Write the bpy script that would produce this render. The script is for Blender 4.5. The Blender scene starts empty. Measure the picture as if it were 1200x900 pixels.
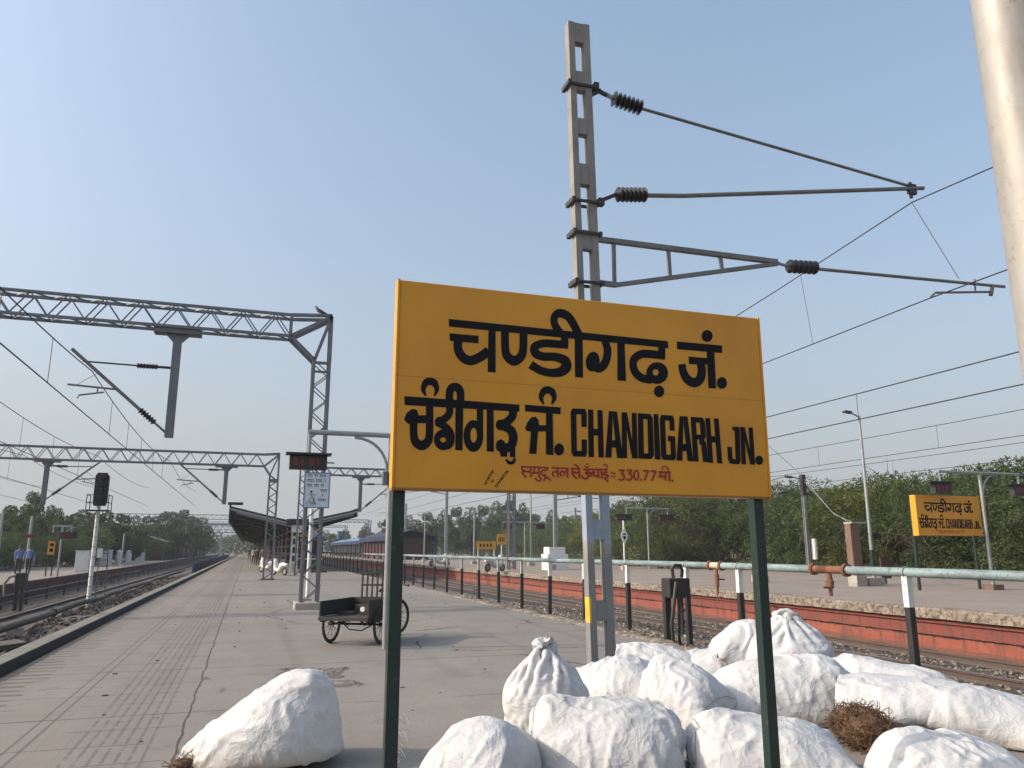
import bpy, bmesh, math, random
import numpy as np
from mathutils import Vector, Matrix, noise, Euler
R = math.radians
SC = bpy.context.scene
COL = SC.collection

# ------------------------------------------------------------------ camera, sky, sun, exposure
CAM_H = 1.5; PITCH = R(12.05); YAW = R(18.41); FPX = 911.0
cd = bpy.data.cameras.new('camera'); cam = bpy.data.objects.new('camera', cd); COL.objects.link(cam)
cam.location = (0, 0, CAM_H); cam.rotation_euler = (R(90) + PITCH, 0, -YAW)
cd.sensor_fit = 'HORIZONTAL'; cd.sensor_width = 36.0; cd.lens = 36.0 * FPX / 1200.0
cd.clip_start = 0.05; cd.clip_end = 20000
SC.camera = cam
SUN_EL = R(30); SUN_AZ = R(-82)          # measured clockwise from +Y (along the tracks): the sun stands to the left
world = bpy.data.worlds.new('World'); SC.world = world; world.use_nodes = True
wn = world.node_tree; wn.nodes.clear()
sky = wn.nodes.new('ShaderNodeTexSky'); sky.sky_type = 'NISHITA'; sky.sun_disc = False
sky.sun_elevation = SUN_EL; sky.sun_rotation = SUN_AZ; sky.altitude = 300
sky.air_density = 1.0; sky.dust_density = 8.0; sky.ozone_density = 3.0
bgn = wn.nodes.new('ShaderNodeBackground'); bgn.inputs['Strength'].default_value = 0.15
out = wn.nodes.new('ShaderNodeOutputWorld')
veil = wn.nodes.new('ShaderNodeMix'); veil.data_type = 'RGBA'; veil.blend_type = 'ADD'; veil.inputs[0].default_value = 1.0
veil.inputs[7].default_value = (.62, .80, .77, 1)      # bright dusty air of the hazy morning
wtc = wn.nodes.new('ShaderNodeTexCoord'); wsx = wn.nodes.new('ShaderNodeSeparateXYZ'); wn.links.new(wtc.outputs['Generated'], wsx.inputs[0])
wr_ = wn.nodes.new('ShaderNodeValToRGB'); wn.links.new(wsx.outputs[2], wr_.inputs[0])      # dust thickens towards the horizon
cr_ = wr_.color_ramp; cr_.elements[0].position = 0.0; cr_.elements[0].color = (.9, .9, .9, 1); cr_.elements[1].position = .62; cr_.elements[1].color = (0, 0, 0, 1)
e_ = cr_.elements.new(.20); e_.color = (.50, .50, .50, 1); e_ = cr_.elements.new(.36); e_.color = (.20, .20, .20, 1)
hzm = wn.nodes.new('ShaderNodeMix'); hzm.data_type = 'RGBA'; hzm.inputs[7].default_value = (2.50, 2.55, 2.62, 1)
wn.links.new(wr_.outputs[0], hzm.inputs[0])
wn.links.new(sky.outputs[0], veil.inputs[6]); wn.links.new(veil.outputs[2], hzm.inputs[6]); wn.links.new(hzm.outputs[2], bgn.inputs['Color']); wn.links.new(bgn.outputs[0], out.inputs['Surface'])
sl = bpy.data.lights.new('sun', 'SUN'); sl.energy = 2.3; sl.angle = R(0.6); sl.color = (1.0, 0.87, 0.70)
so = bpy.data.objects.new('sun', sl); COL.objects.link(so)
sd = Vector((math.sin(SUN_AZ) * math.cos(SUN_EL), math.cos(SUN_AZ) * math.cos(SUN_EL), math.sin(SUN_EL)))
so.rotation_euler = sd.to_track_quat('Z', 'Y').to_euler(); so.location = (-20, 10, 40)
SC.view_settings.view_transform = 'Standard'; SC.view_settings.look = 'None'
SC.view_settings.gamma = 1.0; SC.view_settings.exposure = 0.56
SC.render.engine = 'CYCLES'
SC.cycles.max_bounces = 6; SC.cycles.volume_bounces = 0; SC.cycles.use_denoising = True

# ------------------------------------------------------------------ measuring helpers (a ray of the survey photograph to a metre position)
def ray(x, y):
    a = (x - 600) / FPX; b = (450 - y) / FPX
    fh = math.cos(PITCH) - b * math.sin(PITCH); up = math.sin(PITCH) + b * math.cos(PITCH)
    return Vector((fh * math.sin(YAW) + a * math.cos(YAW), fh * math.cos(YAW) - a * math.sin(YAW), up))
def atY(x, y, Y):
    d = ray(x, y); return Vector((0, 0, CAM_H)) + d * (Y / d.y)
def atX(x, y, X):
    d = ray(x, y); return Vector((0, 0, CAM_H)) + d * (X / d.x)
def G(x, y, z=0.0):
    d = ray(x, y); return Vector((0, 0, CAM_H)) + d * ((z - CAM_H) / d.z)

# ------------------------------------------------------------------ object helpers
def tag(o, label=None, cat=None, group=None, kind=None):
    if label: o['label'] = label
    if cat: o['category'] = cat
    if group: o['group'] = group
    if kind: o['kind'] = kind
    return o
def thing(name, label, cat, loc=(0, 0, 0), rz=0.0, group=None):
    o = bpy.data.objects.new(name, None); COL.objects.link(o)
    o.empty_display_size = 0.2
    o.location = loc; o.rotation_euler = (0, 0, rz)
    return tag(o, label, cat, group)
def kids(o):
    return list(o.children)
def dup(root, loc, rz=None, label=None, group=None, scale=None, parent=None):
    c = root.copy(); COL.objects.link(c)
    if parent is None:
        c.location = loc
        if rz is not None: c.rotation_euler = (0, 0, rz)
        if scale is not None: c.scale = scale
        if label: c['label'] = label
        if group: c['group'] = group
    else:
        c.parent = parent
    for ch in kids(root):
        dup(ch, None, parent=c)
    return c

class MB:
    def __init__(s): s.v = []; s.f = []; s.m = []; s.mi = 0
    def face(s, idx): s.f.append(tuple(idx)); s.m.append(s.mi)
    def quad(s, a, b, c, d):
        n = len(s.v); s.v += [tuple(a), tuple(b), tuple(c), tuple(d)]; s.face((n, n+1, n+2, n+3))
    def ngon(s, pts):
        n = len(s.v); s.v += [tuple(p) for p in pts]; s.face(range(n, n + len(pts)))
    def box(s, x0, x1, y0, y1, z0, z1, M=None):
        n = len(s.v)
        p = [(x0,y0,z0),(x1,y0,z0),(x1,y1,z0),(x0,y1,z0),(x0,y0,z1),(x1,y0,z1),(x1,y1,z1),(x0,y1,z1)]
        if M is not None: p = [tuple(M @ Vector(q)) for q in p]
        s.v += p
        for f in ((0,3,2,1),(4,5,6,7),(0,1,5,4),(1,2,6,5),(2,3,7,6),(3,0,4,7)): s.face([n+i for i in f])
        return s
    def bar(s, a, b, w, h=None, up=(0, 0, 1)):
        a = Vector(a); b = Vector(b); d = (b - a)
        if d.length < 1e-6: return s
        h = h or w; d.normalize(); u = Vector(up)
        if abs(d.dot(u)) > 0.98: u = Vector((0, 1, 0)) if abs(d.y) < .9 else Vector((1, 0, 0))
        x = d.cross(u).normalized(); z = x.cross(d).normalized()
        n = len(s.v)
        for p in (a, b):
            for i, j in ((-1,-1),(1,-1),(1,1),(-1,1)): s.v.append(tuple(p + x*(i*w/2) + z*(j*h/2)))
        for f in ((0,1,2,3),(7,6,5,4),(0,4,5,1),(1,5,6,2),(2,6,7,3),(3,7,4,0)): s.face([n+i for i in f])
        return s
    def tube(s, pts, r, seg=8, caps=True):
        pts = [Vector(p) for p in pts]; N = len(pts)
        rs = r if isinstance(r, (list, tuple)) else [r] * N
        base = len(s.v); ref = None
        for i, p in enumerate(pts):
            d = (pts[min(i+1, N-1)] - pts[max(i-1, 0)])
            if d.length < 1e-9: d = Vector((0, 0, 1))
            d.normalize()
            if ref is None:
                ref = Vector((0, 0, 1)) if abs(d.z) < .9 else Vector((1, 0, 0))
            x = d.cross(ref)
            if x.length < 1e-4: x = d.orthogonal()
            x.normalize(); y = x.cross(d).normalized(); ref = y
            for k in range(seg):
                a = 2 * math.pi * k / seg
                s.v.append(tuple(p + (x * math.cos(a) + y * math.sin(a)) * rs[i]))
        for i in range(N - 1):
            for k in range(seg):
                k2 = (k + 1) % seg
                s.face((base + i*seg + k, base + (i+1)*seg + k, base + (i+1)*seg + k2, base + i*seg + k2))
        if caps:
            s.face([base + k for k in range(seg)])
            s.face([base + (N-1)*seg + k for k in reversed(range(seg))])
        return s
    def cyl(s, a, b, r, seg=12): return s.tube([a, b], r, seg)
    def lathe(s, a, b, prof, seg=14):      # prof: (t along a->b, radius)
        a = Vector(a); b = Vector(b)
        return s.tube([a + (b - a) * t for t, _ in prof], [max(q, 1e-4) for _, q in prof], seg)
    def ring(s, c, ax, r, tr, seg=28, ts=6):
        c = Vector(c); ax = Vector(ax).normalized(); u = ax.orthogonal().normalized(); w = ax.cross(u)
        base = len(s.v)
        for i in range(seg):
            a = 2*math.pi*i/seg; d = u*math.cos(a) + w*math.sin(a)
            for k in range(ts):
                t = 2*math.pi*k/ts
                s.v.append(tuple(c + d*(r + tr*math.cos(t)) + ax*(tr*math.sin(t))))
        for i in range(seg):
            j = (i+1) % seg
            for k in range(ts):
                l = (k+1) % ts
                s.face((base+i*ts+k, base+j*ts+k, base+j*ts+l, base+i*ts+l))
        return s
    def prism(s, poly, axis, a, b):         # poly in the two other axes, extruded along axis from a to b
        n = len(s.v); N = len(poly)
        for t in (a, b):
            for p, q in poly:
                s.v.append({'x': (t, p, q), 'y': (p, t, q), 'z': (p, q, t)}[axis])
        s.face(range(n, n+N)); s.face(range(n+2*N-1, n+N-1, -1))
        for i in range(N):
            j = (i+1) % N; s.face((n+i, n+N+i, n+N+j, n+j))
        return s
    def build(s, name, mat, parent=None, smooth=False, bevel=0.0, label=None, local=False):
        me = bpy.data.meshes.new(name); me.from_pydata(s.v, [], s.f)
        mats = mat if isinstance(mat, (list, tuple)) else [mat]
        for m in mats: me.materials.append(m)
        if len(mats) > 1: me.polygons.foreach_set('material_index', s.m)
        bm = bmesh.new(); bm.from_mesh(me)
        bmesh.ops.recalc_face_normals(bm, faces=bm.faces[:]); bm.to_mesh(me); bm.free()
        if smooth: me.polygons.foreach_set('use_smooth', [True] * len(me.polygons))
        o = bpy.data.objects.new(name, me); COL.objects.link(o)
        if smooth:
            try: me.set_sharp_from_angle(angle=R(38))
            except Exception: pass
        if bevel:
            b = o.modifiers.new('bevel', 'BEVEL'); b.width = bevel; b.segments = 2; b.limit_method = 'ANGLE'
        if parent is not None:
            o.parent = parent
            if not local and parent.parent is None:            # verts are in world metres, parent sits at its base
                o.matrix_parent_inverse = Matrix.LocRotScale(parent.location, parent.rotation_euler, None).inverted()
        if label: o['label'] = label
        return o
def top(o, base):
    """put a one-mesh thing's origin at its base"""
    b = Vector(base); o.data.transform(Matrix.Translation(-b)); o.location = b; return o

# ------------------------------------------------------------------ materials
class NT:
    def __init__(s, name):
        s.m = bpy.data.materials.new(name); s.m.use_nodes = True; s.t = s.m.node_tree; s.n = s.t.nodes
        s.n.clear(); s.o = s.n.new('ShaderNodeOutputMaterial'); s.p = s.n.new('ShaderNodeBsdfPrincipled')
        s.t.links.new(s.p.outputs[0], s.o.inputs[0])
    def link(s, a, b): s.t.links.new(a, b)
    def sock(s, node, key, val):
        if hasattr(val, 'is_output') or isinstance(val, bpy.types.NodeSocket): s.link(val, node.inputs[key])
        elif val is not None: node.inputs[key].default_value = val
    def coord(s, kind='Object'):
        return s.n.new('ShaderNodeTexCoord').outputs[kind]
    def pos(s): return s.n.new('ShaderNodeNewGeometry').outputs['Position']
    def island(s): return s.n.new('ShaderNodeNewGeometry').outputs['Random Per Island']
    def objrand(s): return s.n.new('ShaderNodeObjectInfo').outputs['Random']
    def xyz(s, v):
        n = s.n.new('ShaderNodeSeparateXYZ'); s.link(v, n.inputs[0]); return n.outputs
    def mapping(s, v, scale=(1,1,1), loc=(0,0,0), rot=(0,0,0)):
        n = s.n.new('ShaderNodeMapping'); s.link(v, n.inputs[0])
        n.inputs['Scale'].default_value = scale; n.inputs['Location'].default_value = loc; n.inputs['Rotation'].default_value = rot
        return n.outputs[0]
    def noise(s, v, scale=5, detail=4, rough=.55, dist=0):
        n = s.n.new('ShaderNodeTexNoise'); s.link(v, n.inputs['Vector'])
        n.inputs['Scale'].default_value = scale; n.inputs['Detail'].default_value = detail
        n.inputs['Roughness'].default_value = rough; n.inputs['Distortion'].default_value = dist
        return n.outputs['Fac']
    def vor(s, v, scale=5, feature='F1', out='Distance', rnd=1.0):
        n = s.n.new('ShaderNodeTexVoronoi'); n.feature = feature; s.link(v, n.inputs['Vector'])
        n.inputs['Scale'].default_value = scale; n.inputs['Randomness'].default_value = rnd
        return n.outputs[out]
    def ramp(s, fac, stops, interp='LINEAR'):
        n = s.n.new('ShaderNodeValToRGB'); s.link(fac, n.inputs[0]); cr = n.color_ramp; cr.interpolation = interp
        while len(cr.elements) > 1: cr.elements.remove(cr.elements[-1])
        for i, (p, c) in enumerate(stops):
            e = cr.elements[0] if i == 0 else cr.elements.new(p)
            e.position = p
            e.color = (c, c, c, 1) if isinstance(c, (int, float)) else tuple(c) + (1,)
        return n.outputs[0]
    def math(s, op, a, b=None, c=None):
        n = s.n.new('ShaderNodeMath'); n.operation = op
        for i, x in enumerate((a, b, c)):
            if x is None: continue
            if isinstance(x, (int, float)): n.inputs[i].default_value = x
            else: s.link(x, n.inputs[i])
        return n.outputs[0]
    def mix(s, fac, a, b, mode='MIX'):
        n = s.n.new('ShaderNodeMix'); n.data_type = 'RGBA'; n.blend_type = mode
        for key, x in ((0, fac), (6, a), (7, b)):
            if isinstance(x, (int, float)): n.inputs[key].default_value = x if key == 0 else (x, x, x, 1)
            elif isinstance(x, (tuple, list)): n.inputs[key].default_value = tuple(x) + ((1,) if len(x) == 3 else ())
            else: s.link(x, n.inputs[key])
        return n.outputs[2]
    def bump(s, h, strength=.3, dist=.02, prev=None):
        n = s.n.new('ShaderNodeBump'); s.link(h, n.inputs['Height'])
        n.inputs['Strength'].default_value = strength; n.inputs['Distance'].default_value = dist
        if prev is not None: s.link(prev, n.inputs['Normal'])
        return n.outputs[0]
    def set(s, **k):
        names = dict(col='Base Color', rough='Roughness', metal='Metallic', normal='Normal', spec='Specular IOR Level',
                     alpha='Alpha', emit='Emission Color', estr='Emission Strength', sub='Subsurface Weight')
        for a, v in k.items():
            if isinstance(v, tuple) and len(v) == 3: v = v + (1,)
            s.sock(s.p, names[a], v)
        return s.m
def painted(name, c, c2=None, scale=3.0, rough=.55, metal=0.0, bump=.12, bscale=40, spots=None, amt=.6):
    t = NT(name); v = t.coord(); c2 = c2 or tuple(x * .72 for x in c)
    f = t.noise(v, scale, 6, .62)
    col = t.mix(t.ramp(f, [(.35, 0), (.7, amt)]), c, c2)
    if spots:
        g = t.noise(v, scale * 3.1, 5, .7)
        col = t.mix(t.ramp(g, [(.60, 0), (.68, 1)]), col, spots)
    nz = t.noise(v, bscale, 3, .6)
    return t.set(col=col, rough=t.ramp(f, [(0, max(rough-.12, .05)), (1, min(rough+.15, 1))]), metal=metal, normal=t.bump(nz, bump, .01))
M = {}
M['steel'] = painted('grey_painted_steel', (.16, .17, .18), (.11, .11, .115), 2.0, .5, .25, .1, spots=(.16, .10, .07))
M['galv'] = painted('galvanised_steel', (.33, .34, .34), (.22, .22, .22), 4, .42, .5, .08)
M['cablegrey'] = painted('cantilever_tube_steel', (.19, .19, .18), (.12, .11, .10), 4, .5, .4, .08)
M['wire'] = painted('copper_wire', (.05, .045, .04), None, 9, .5, .4)
M['dark'] = painted('dark_iron', (.035, .034, .033), (.06, .045, .035), 6, .6, .2)
M['insul'] = painted('brown_porcelain', (.018, .014, .016), (.012, .011, .013), 8, .3)
M['rust'] = painted('rusty_iron', (.23, .10, .055), (.11, .055, .035), 7, .85, .1, .3)
M['black'] = painted('black_paint', (.018, .018, .018), (.03, .028, .025), 6, .5, spots=(.07, .05, .04))
M['white'] = painted('white_paint', (.72, .72, .69), (.55, .53, .48), 6, .6, spots=(.35, .30, .24))
M['green'] = painted('dark_green_paint', (.010, .028, .022), (.007, .014, .012), 6, .42, .0, .15, spots=(.06, .06, .03))
M['letter'] = painted('black_sign_paint', (.006, .006, .008), (.010, .010, .012), 12, .75)
M['letter'].node_tree.nodes['Principled BSDF'].inputs['Specular IOR Level'].default_value = .2
M['redletter'] = painted('red_sign_paint', (.30, .010, .012), (.24, .01, .014), 12, .5)
M['cart'] = painted('old_cart_iron', (.022, .020, .019), (.045, .032, .025), 7, .65, .2, .2)
M['tyre'] = painted('rubber', (.022, .021, .02), (.045, .04, .035), 10, .8)
M['wood'] = painted('weathered_wood', (.05, .04, .032), (.032, .026, .022), 5, .85, 0, .3)
M['blue'] = painted('blue_paint', (.05, .14, .34), (.04, .10, .24), 4, .5)
M['deepblue'] = painted('faded_navy_paint', (.018, .024, .065), (.014, .016, .035), 3, .6)
M['maroon'] = painted('maroon_paint', (.075, .022, .022), (.05, .018, .018), 3, .6)
M['roofdark'] = painted('canopy_sheet', (.012, .012, .012), (.02, .018, .017), 2, .7)
M['roofgrey'] = painted('grey_roof_sheet', (.28, .28, .28), (.2, .2, .2), 2, .6)
M['beige'] = painted('beige_plaster', (.55, .46, .33), (.40, .32, .22), 2, .85, spots=(.3, .24, .17))
M['block'] = painted('foundation_concrete', (.36, .33, .29), (.25, .22, .19), 4, .9, 0, .3)
M['board_white'] = painted('white_board', (.62, .66, .70), (.52, .56, .6), 5, .5)
M['boardblue'] = painted('board_blue_frame', (.12, .22, .40), None, 5, .5)
M['skin'] = painted('skin', (.25, .14, .09), None, 8, .6)
M['hair'] = painted('hair', (.015, .012, .01), None, 8, .6)
M['cream'] = painted('cream_boards', (.62, .58, .5), (.5, .46, .38), 3, .7)
M['brownpost'] = painted('brown_post_paint', (.17, .11, .08), (.11, .075, .055), 5, .8, 0, .3)
M['brush'] = painted('dry_twigs', (.12, .066, .034), (.06, .034, .02), 14, .9)
M['bark'] = painted('tree_bark', (.12, .095, .07), (.07, .055, .04), 9, .9, 0, .5)
M['feather'] = painted('pigeon_feathers', (.10, .11, .13), (.05, .05, .06), 20, .6)
M['redcloth'] = painted('red_cloth', (.35, .04, .04), None, 6, .8)
def led():
    t = NT('red_led'); return t.set(col=(.2, .01, .01), emit=(1.0, .05, .04, 1), estr=.05, rough=.4)
M['led'] = led()
def signyellow():
    t = NT('yellow_sign_paint'); v = t.coord()
    f = t.noise(v, 1.6, 5, .6); g = t.noise(t.mapping(v, (7, 1, 1.2)), 3, 5, .65)
    col = t.mix(t.ramp(f, [(.3, 0), (.72, .85)]), (.66, .298, .013), (.53, .222, .014))
    col = t.mix(t.ramp(g, [(.55, 0), (.8, .35)]), col, (.42, .20, .03))
    d = t.noise(v, 38, 3, .7)
    col = t.mix(t.ramp(d, [(.70, 0), (.76, .5)]), col, (.30, .15, .03))
    z = t.xyz(v)
    seam = t.math('COMPARE', z[2], 0.60, .0022)
    col = t.mix(t.math('MULTIPLY', seam, .5), col, (.22, .11, .02))
    low = t.math('LESS_THAN', z[2], .012)
    col = t.mix(t.math('MULTIPLY', low, .7), col, (.16, .07, .03))
    return t.set(col=col, rough=t.ramp(f, [(0, .42), (1, .6)]), normal=t.bump(t.noise(v, 9, 4, .6), .12, .01))
M['sign'] = signyellow()
def platform_mat():
    t = NT('worn_platform_concrete'); v = t.pos(); c = t.xyz(v)
    big = t.noise(v, .22, 5, .6); mid = t.noise(v, 1.3, 6, .65); fine = t.noise(v, 28, 4, .65)
    col = t.mix(t.ramp(big, [(.3, 0), (.7, 1)]), (.262, .245, .222), (.205, .190, .172))
    col = t.mix(t.ramp(mid, [(.42, 0), (.72, .7)]), col, (.19, .165, .145))
    col = t.mix(t.ramp(fine, [(.35, .35), (.65, 0)]), col, (.14, .12, .10))
    # reddish dusty walking lane
    lane = t.noise(t.mapping(v, (.5, .07, 1)), 1.2, 4, .6)
    col = t.mix(t.ramp(lane, [(.52, 0), (.75, .4)]), col, (.27, .225, .185))
    # warped coordinates for joints
    w = t.math('MULTIPLY', t.math('SUBTRACT', t.noise(v, 1.7, 5, .7), .5), .09)
    xw = t.math('ADD', c[0], w); yw = t.math('ADD', c[1], w)
    # cast slab joints every 2.93 m across, one long joint at x = -0.42
    jy = t.math('PINGPONG', t.math('ADD', yw, .4), 1.465)
    jl = t.math('LESS_THAN', jy, .012)
    jx = t.math('LESS_THAN', t.math('ABSOLUTE', t.math('ADD', xw, .42)), .011)
    gap = t.ramp(t.noise(v, .9, 3), [(.40, 0), (.46, 1)])
    joint = t.math('MAXIMUM', t.math('MULTIPLY', jl, gap), jx)
    # random cracks on the right part
    cr = t.vor(t.mapping(v, (1, .8, 1)), .42, 'DISTANCE_TO_EDGE')
    cw = t.vor(t.mapping(v, (1, 1, 1), (3, 7, 0)), 1.5, 'DISTANCE_TO_EDGE')
    vz = t.noise(v, .33, 2)
    vv = t.n.new('ShaderNodeVectorMath'); vv.operation = 'ADD'; t.link(v, vv.inputs[0])
    cmb = t.n.new('ShaderNodeCombineXYZ'); t.link(t.math('MULTIPLY', w, 3.0), cmb.inputs[0]); t.link(t.math('MULTIPLY', t.math('SUBTRACT', t.noise(v, 2.3, 5, .7), .5), .35), cmb.inputs[1])
    t.link(cmb.outputs[0], vv.inputs[1])
    cr2 = t.vor(vv.outputs[0], .30, 'DISTANCE_TO_EDGE')
    crack = t.math('MULTIPLY', t.math('LESS_THAN', cr2, .0055), t.ramp(vz, [(.50, 0), (.53, 1)]))
    right = t.math('GREATER_THAN', c[0], -.4)
    joint = t.math('MAXIMUM', joint, t.math('MULTIPLY', crack, right))
    # tiled strip left of the long joint: small joints and grooved rows running along the tracks
    strip = t.math('LESS_THAN', c[0], -.44)
    ty = t.math('LESS_THAN', t.math('PINGPONG', yw, .30), .010)
    ty = t.math('MULTIPLY', ty, t.ramp(t.noise(v, 1.6, 3), [(.42, 0), (.5, .8)]))
    band1 = t.math('MULTIPLY', t.math('GREATER_THAN', c[0], -1.25), t.math('LESS_THAN', c[0], -.62))
    g1 = t.math('MULTIPLY', t.math('LESS_THAN', t.math('PINGPONG', c[0], .045), .014), band1)
    g1 = t.math('MULTIPLY', g1, t.ramp(t.noise(t.mapping(v, (1, 2.2, 1)), 3.2, 3, .7), [(.36, 0), (.52, .85)]))
    band2 = t.math('MULTIPLY', t.math('GREATER_THAN', c[0], -1.66), t.math('LESS_THAN', c[0], -1.44))
    g2 = t.math('MULTIPLY', t.math('LESS_THAN', t.math('PINGPONG', c[0], .055), .013), band2)
    # ribbed tiles by the kerb
    band3 = t.math('MULTIPLY', t.math('LESS_THAN', t.math('ADD', c[0], t.math('MULTIPLY', mid, .9)), -1.78), t.math('LESS_THAN', c[0], -1.5))
    g3 = t.math('MULTIPLY', t.math('LESS_THAN', t.math('PINGPONG', yw, .15), .062), band3)
    g3 = t.math('MULTIPLY', g3, t.ramp(t.noise(t.mapping(v, (.4, 5, 1)), 2, 3), [(.35, .15), (.6, .8)]))
    groove = t.math('MULTIPLY', t.math('MAXIMUM', t.math('MAXIMUM', ty, t.math('MULTIPLY', g1, .6)), t.math('MAXIMUM', t.math('MULTIPLY', g2, .6), g3)), strip)
    dark = t.math('MAXIMUM', joint, groove)
    col = t.mix(t.math('MULTIPLY', strip, .35), col, (.205, .18, .155))
    col = t.mix(t.math('MULTIPLY', dark, .85), col, (.055, .047, .04))
    # kerb shade painted as a dark band; stains and old patch
    mud_shade = t.math('LESS_THAN', t.math('SUBTRACT', c[0], t.math('MULTIPLY', mid, .22)), -2.70)
    col = t.mix(t.math('MULTIPLY', mud_shade, .75), col, (.05, .044, .038))
    st = t.noise(v, 1.9, 7, .75)
    col = t.mix(t.ramp(st, [(.58, 0), (.72, .6)]), col, (.10, .085, .07))
    h = t.math('SUBTRACT', t.math('ADD', t.math('MULTIPLY', mid, .3), t.math('MULTIPLY', fine, .25)), dark)
    return t.set(col=col, rough=.88, normal=t.bump(h, .45, .012), spec=.25)
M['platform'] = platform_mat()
def kerb_mat():
    t = NT('kerb_slab_concrete'); v = t.pos(); c = t.xyz(v)
    n = t.noise(v, 2.2, 6, .65)
    col = t.mix(t.ramp(n, [(.35, 0), (.7, 1)]), (.20, .19, .165), (.125, .115, .10))
    j = t.math('LESS_THAN', t.math('PINGPONG', c[1], .45), .008)
    col = t.mix(t.math('MULTIPLY', j, .7), col, (.05, .045, .04))
    inner_shade = t.math('GREATER_THAN', c[0], -2.84)      # shade of the inner face painted into the colour
    col = t.mix(t.math('MULTIPLY', inner_shade, .88), col, (.022, .020, .018))
    return t.set(col=col, rough=.9, normal=t.bump(t.noise(v, 25, 4), .3, .01))
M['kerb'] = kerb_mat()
def ballast_mat():
    t = NT('ballast'); v = t.pos()
    d = t.vor(v, 18, 'F1', 'Distance'); cl = t.n.new('ShaderNodeTexVoronoi'); t.link(v, cl.inputs['Vector']); cl.inputs['Scale'].default_value = 18
    s = t.xyz(cl.outputs['Color'])
    col = t.ramp(s[0], [(0, (.10, .08, .065)), (.5, (.19, .155, .12)), (1, (.30, .255, .21))])
    n = t.noise(v, .7, 5, .6)
    col = t.mix(t.ramp(n, [(.4, 0), (.7, .7)]), col, (.12, .085, .06))
    c = t.xyz(v); oil = t.ramp(t.math('ADD', c[0], t.math('MULTIPLY', n, 1.2)), [(0, 0), (1, 1)])
    near = t.math('MULTIPLY', t.math('MAXIMUM', t.math('GREATER_THAN', t.math('ADD', c[0], t.math('MULTIPLY', n, 1.6)), 11.4), t.math('MULTIPLY', t.math('LESS_THAN', c[0], -3), .75)), .78)
    col = t.mix(near, col, (.035, .028, .024))
    return t.set(col=col, rough=.95, normal=t.bump(t.math('SUBTRACT', 1.0, d), .9, .05))
M['ballast'] = ballast_mat()
def ground_mat():
    t = NT('dusty_earth'); v = t.pos(); n = t.noise(v, .15, 6, .6); f = t.noise(v, 6, 5, .7)
    col = t.mix(n, (.16, .12, .085), (.09, .085, .05)); col = t.mix(t.ramp(f, [(.4, 0), (.7, .5)]), col, (.08, .065, .05))
    return t.set(col=col, rough=.95, normal=t.bump(f, .5, .05))
M['earth'] = ground_mat()
def redwall_mat():
    t = NT('weathered_red_wall_paint'); v = t.pos(); c = t.xyz(v)
    n = t.noise(v, 1.1, 6, .65); f = t.noise(t.mapping(v, (1, .8, 3)), 5, 5, .7)
    col = t.mix(t.ramp(n, [(.35, 0), (.7, 1)]), (.29, .082, .05), (.205, .055, .04))
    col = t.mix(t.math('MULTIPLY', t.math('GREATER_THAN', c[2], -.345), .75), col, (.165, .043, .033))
    col = t.mix(t.ramp(f, [(.54, 0), (.68, .7)]), col, (.15, .055, .042))
    st = t.noise(t.mapping(v, (1, 2.2, .35)), 2.4, 5, .7)
    col = t.mix(t.ramp(st, [(.50, 0), (.66, .8)]), col, (.07, .042, .035))
    crack = t.math('MULTIPLY', t.math('LESS_THAN', t.math('ABSOLUTE', t.math('ADD', c[2], t.math('ADD', .36, t.math('MULTIPLY', t.math('SUBTRACT', f, .5), .16)))), .022), t.ramp(t.noise(v, .8, 3), [(.42, 0), (.5, 1)]))
    col = t.mix(crack, col, (.03, .022, .02))
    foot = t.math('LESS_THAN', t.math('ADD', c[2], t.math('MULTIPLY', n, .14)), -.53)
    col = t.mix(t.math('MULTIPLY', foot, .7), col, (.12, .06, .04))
    vj = t.math('LESS_THAN', t.math('PINGPONG', c[1], 2.1), .05)
    col = t.mix(t.math('MULTIPLY', vj, t.math('MULTIPLY', f, .8)), col, (.12, .055, .04))
    return t.set(col=col, rough=.85, normal=t.bump(f, .4, .03))
M['redwall'] = redwall_mat()
def coping_mat():
    t = NT('stained_coping_concrete'); v = t.pos()
    n = t.noise(v, 2.0, 6, .7); f = t.noise(v, 9, 5, .7)
    col = t.mix(t.ramp(n, [(.35, 0), (.65, 1)]), (.36, .30, .24), (.20, .16, .125))
    col = t.mix(t.ramp(f, [(.46, 0), (.58, .9)]), col, (.085, .065, .05))
    return t.set(col=col, rough=.95, normal=t.bump(f, .8, .05))
M['coping'] = coping_mat()
def farplat_mat():
    t = NT('far_platform_paving'); v = t.pos(); n = t.noise(v, .5, 6, .65)
    col = t.mix(t.ramp(n, [(.35, 0), (.7, 1)]), (.26, .215, .18), (.20, .165, .14))
    return t.set(col=col, rough=.92, normal=t.bump(t.noise(v, 12, 4), .3, .02))
M['farplat'] = farplat_mat()
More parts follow.
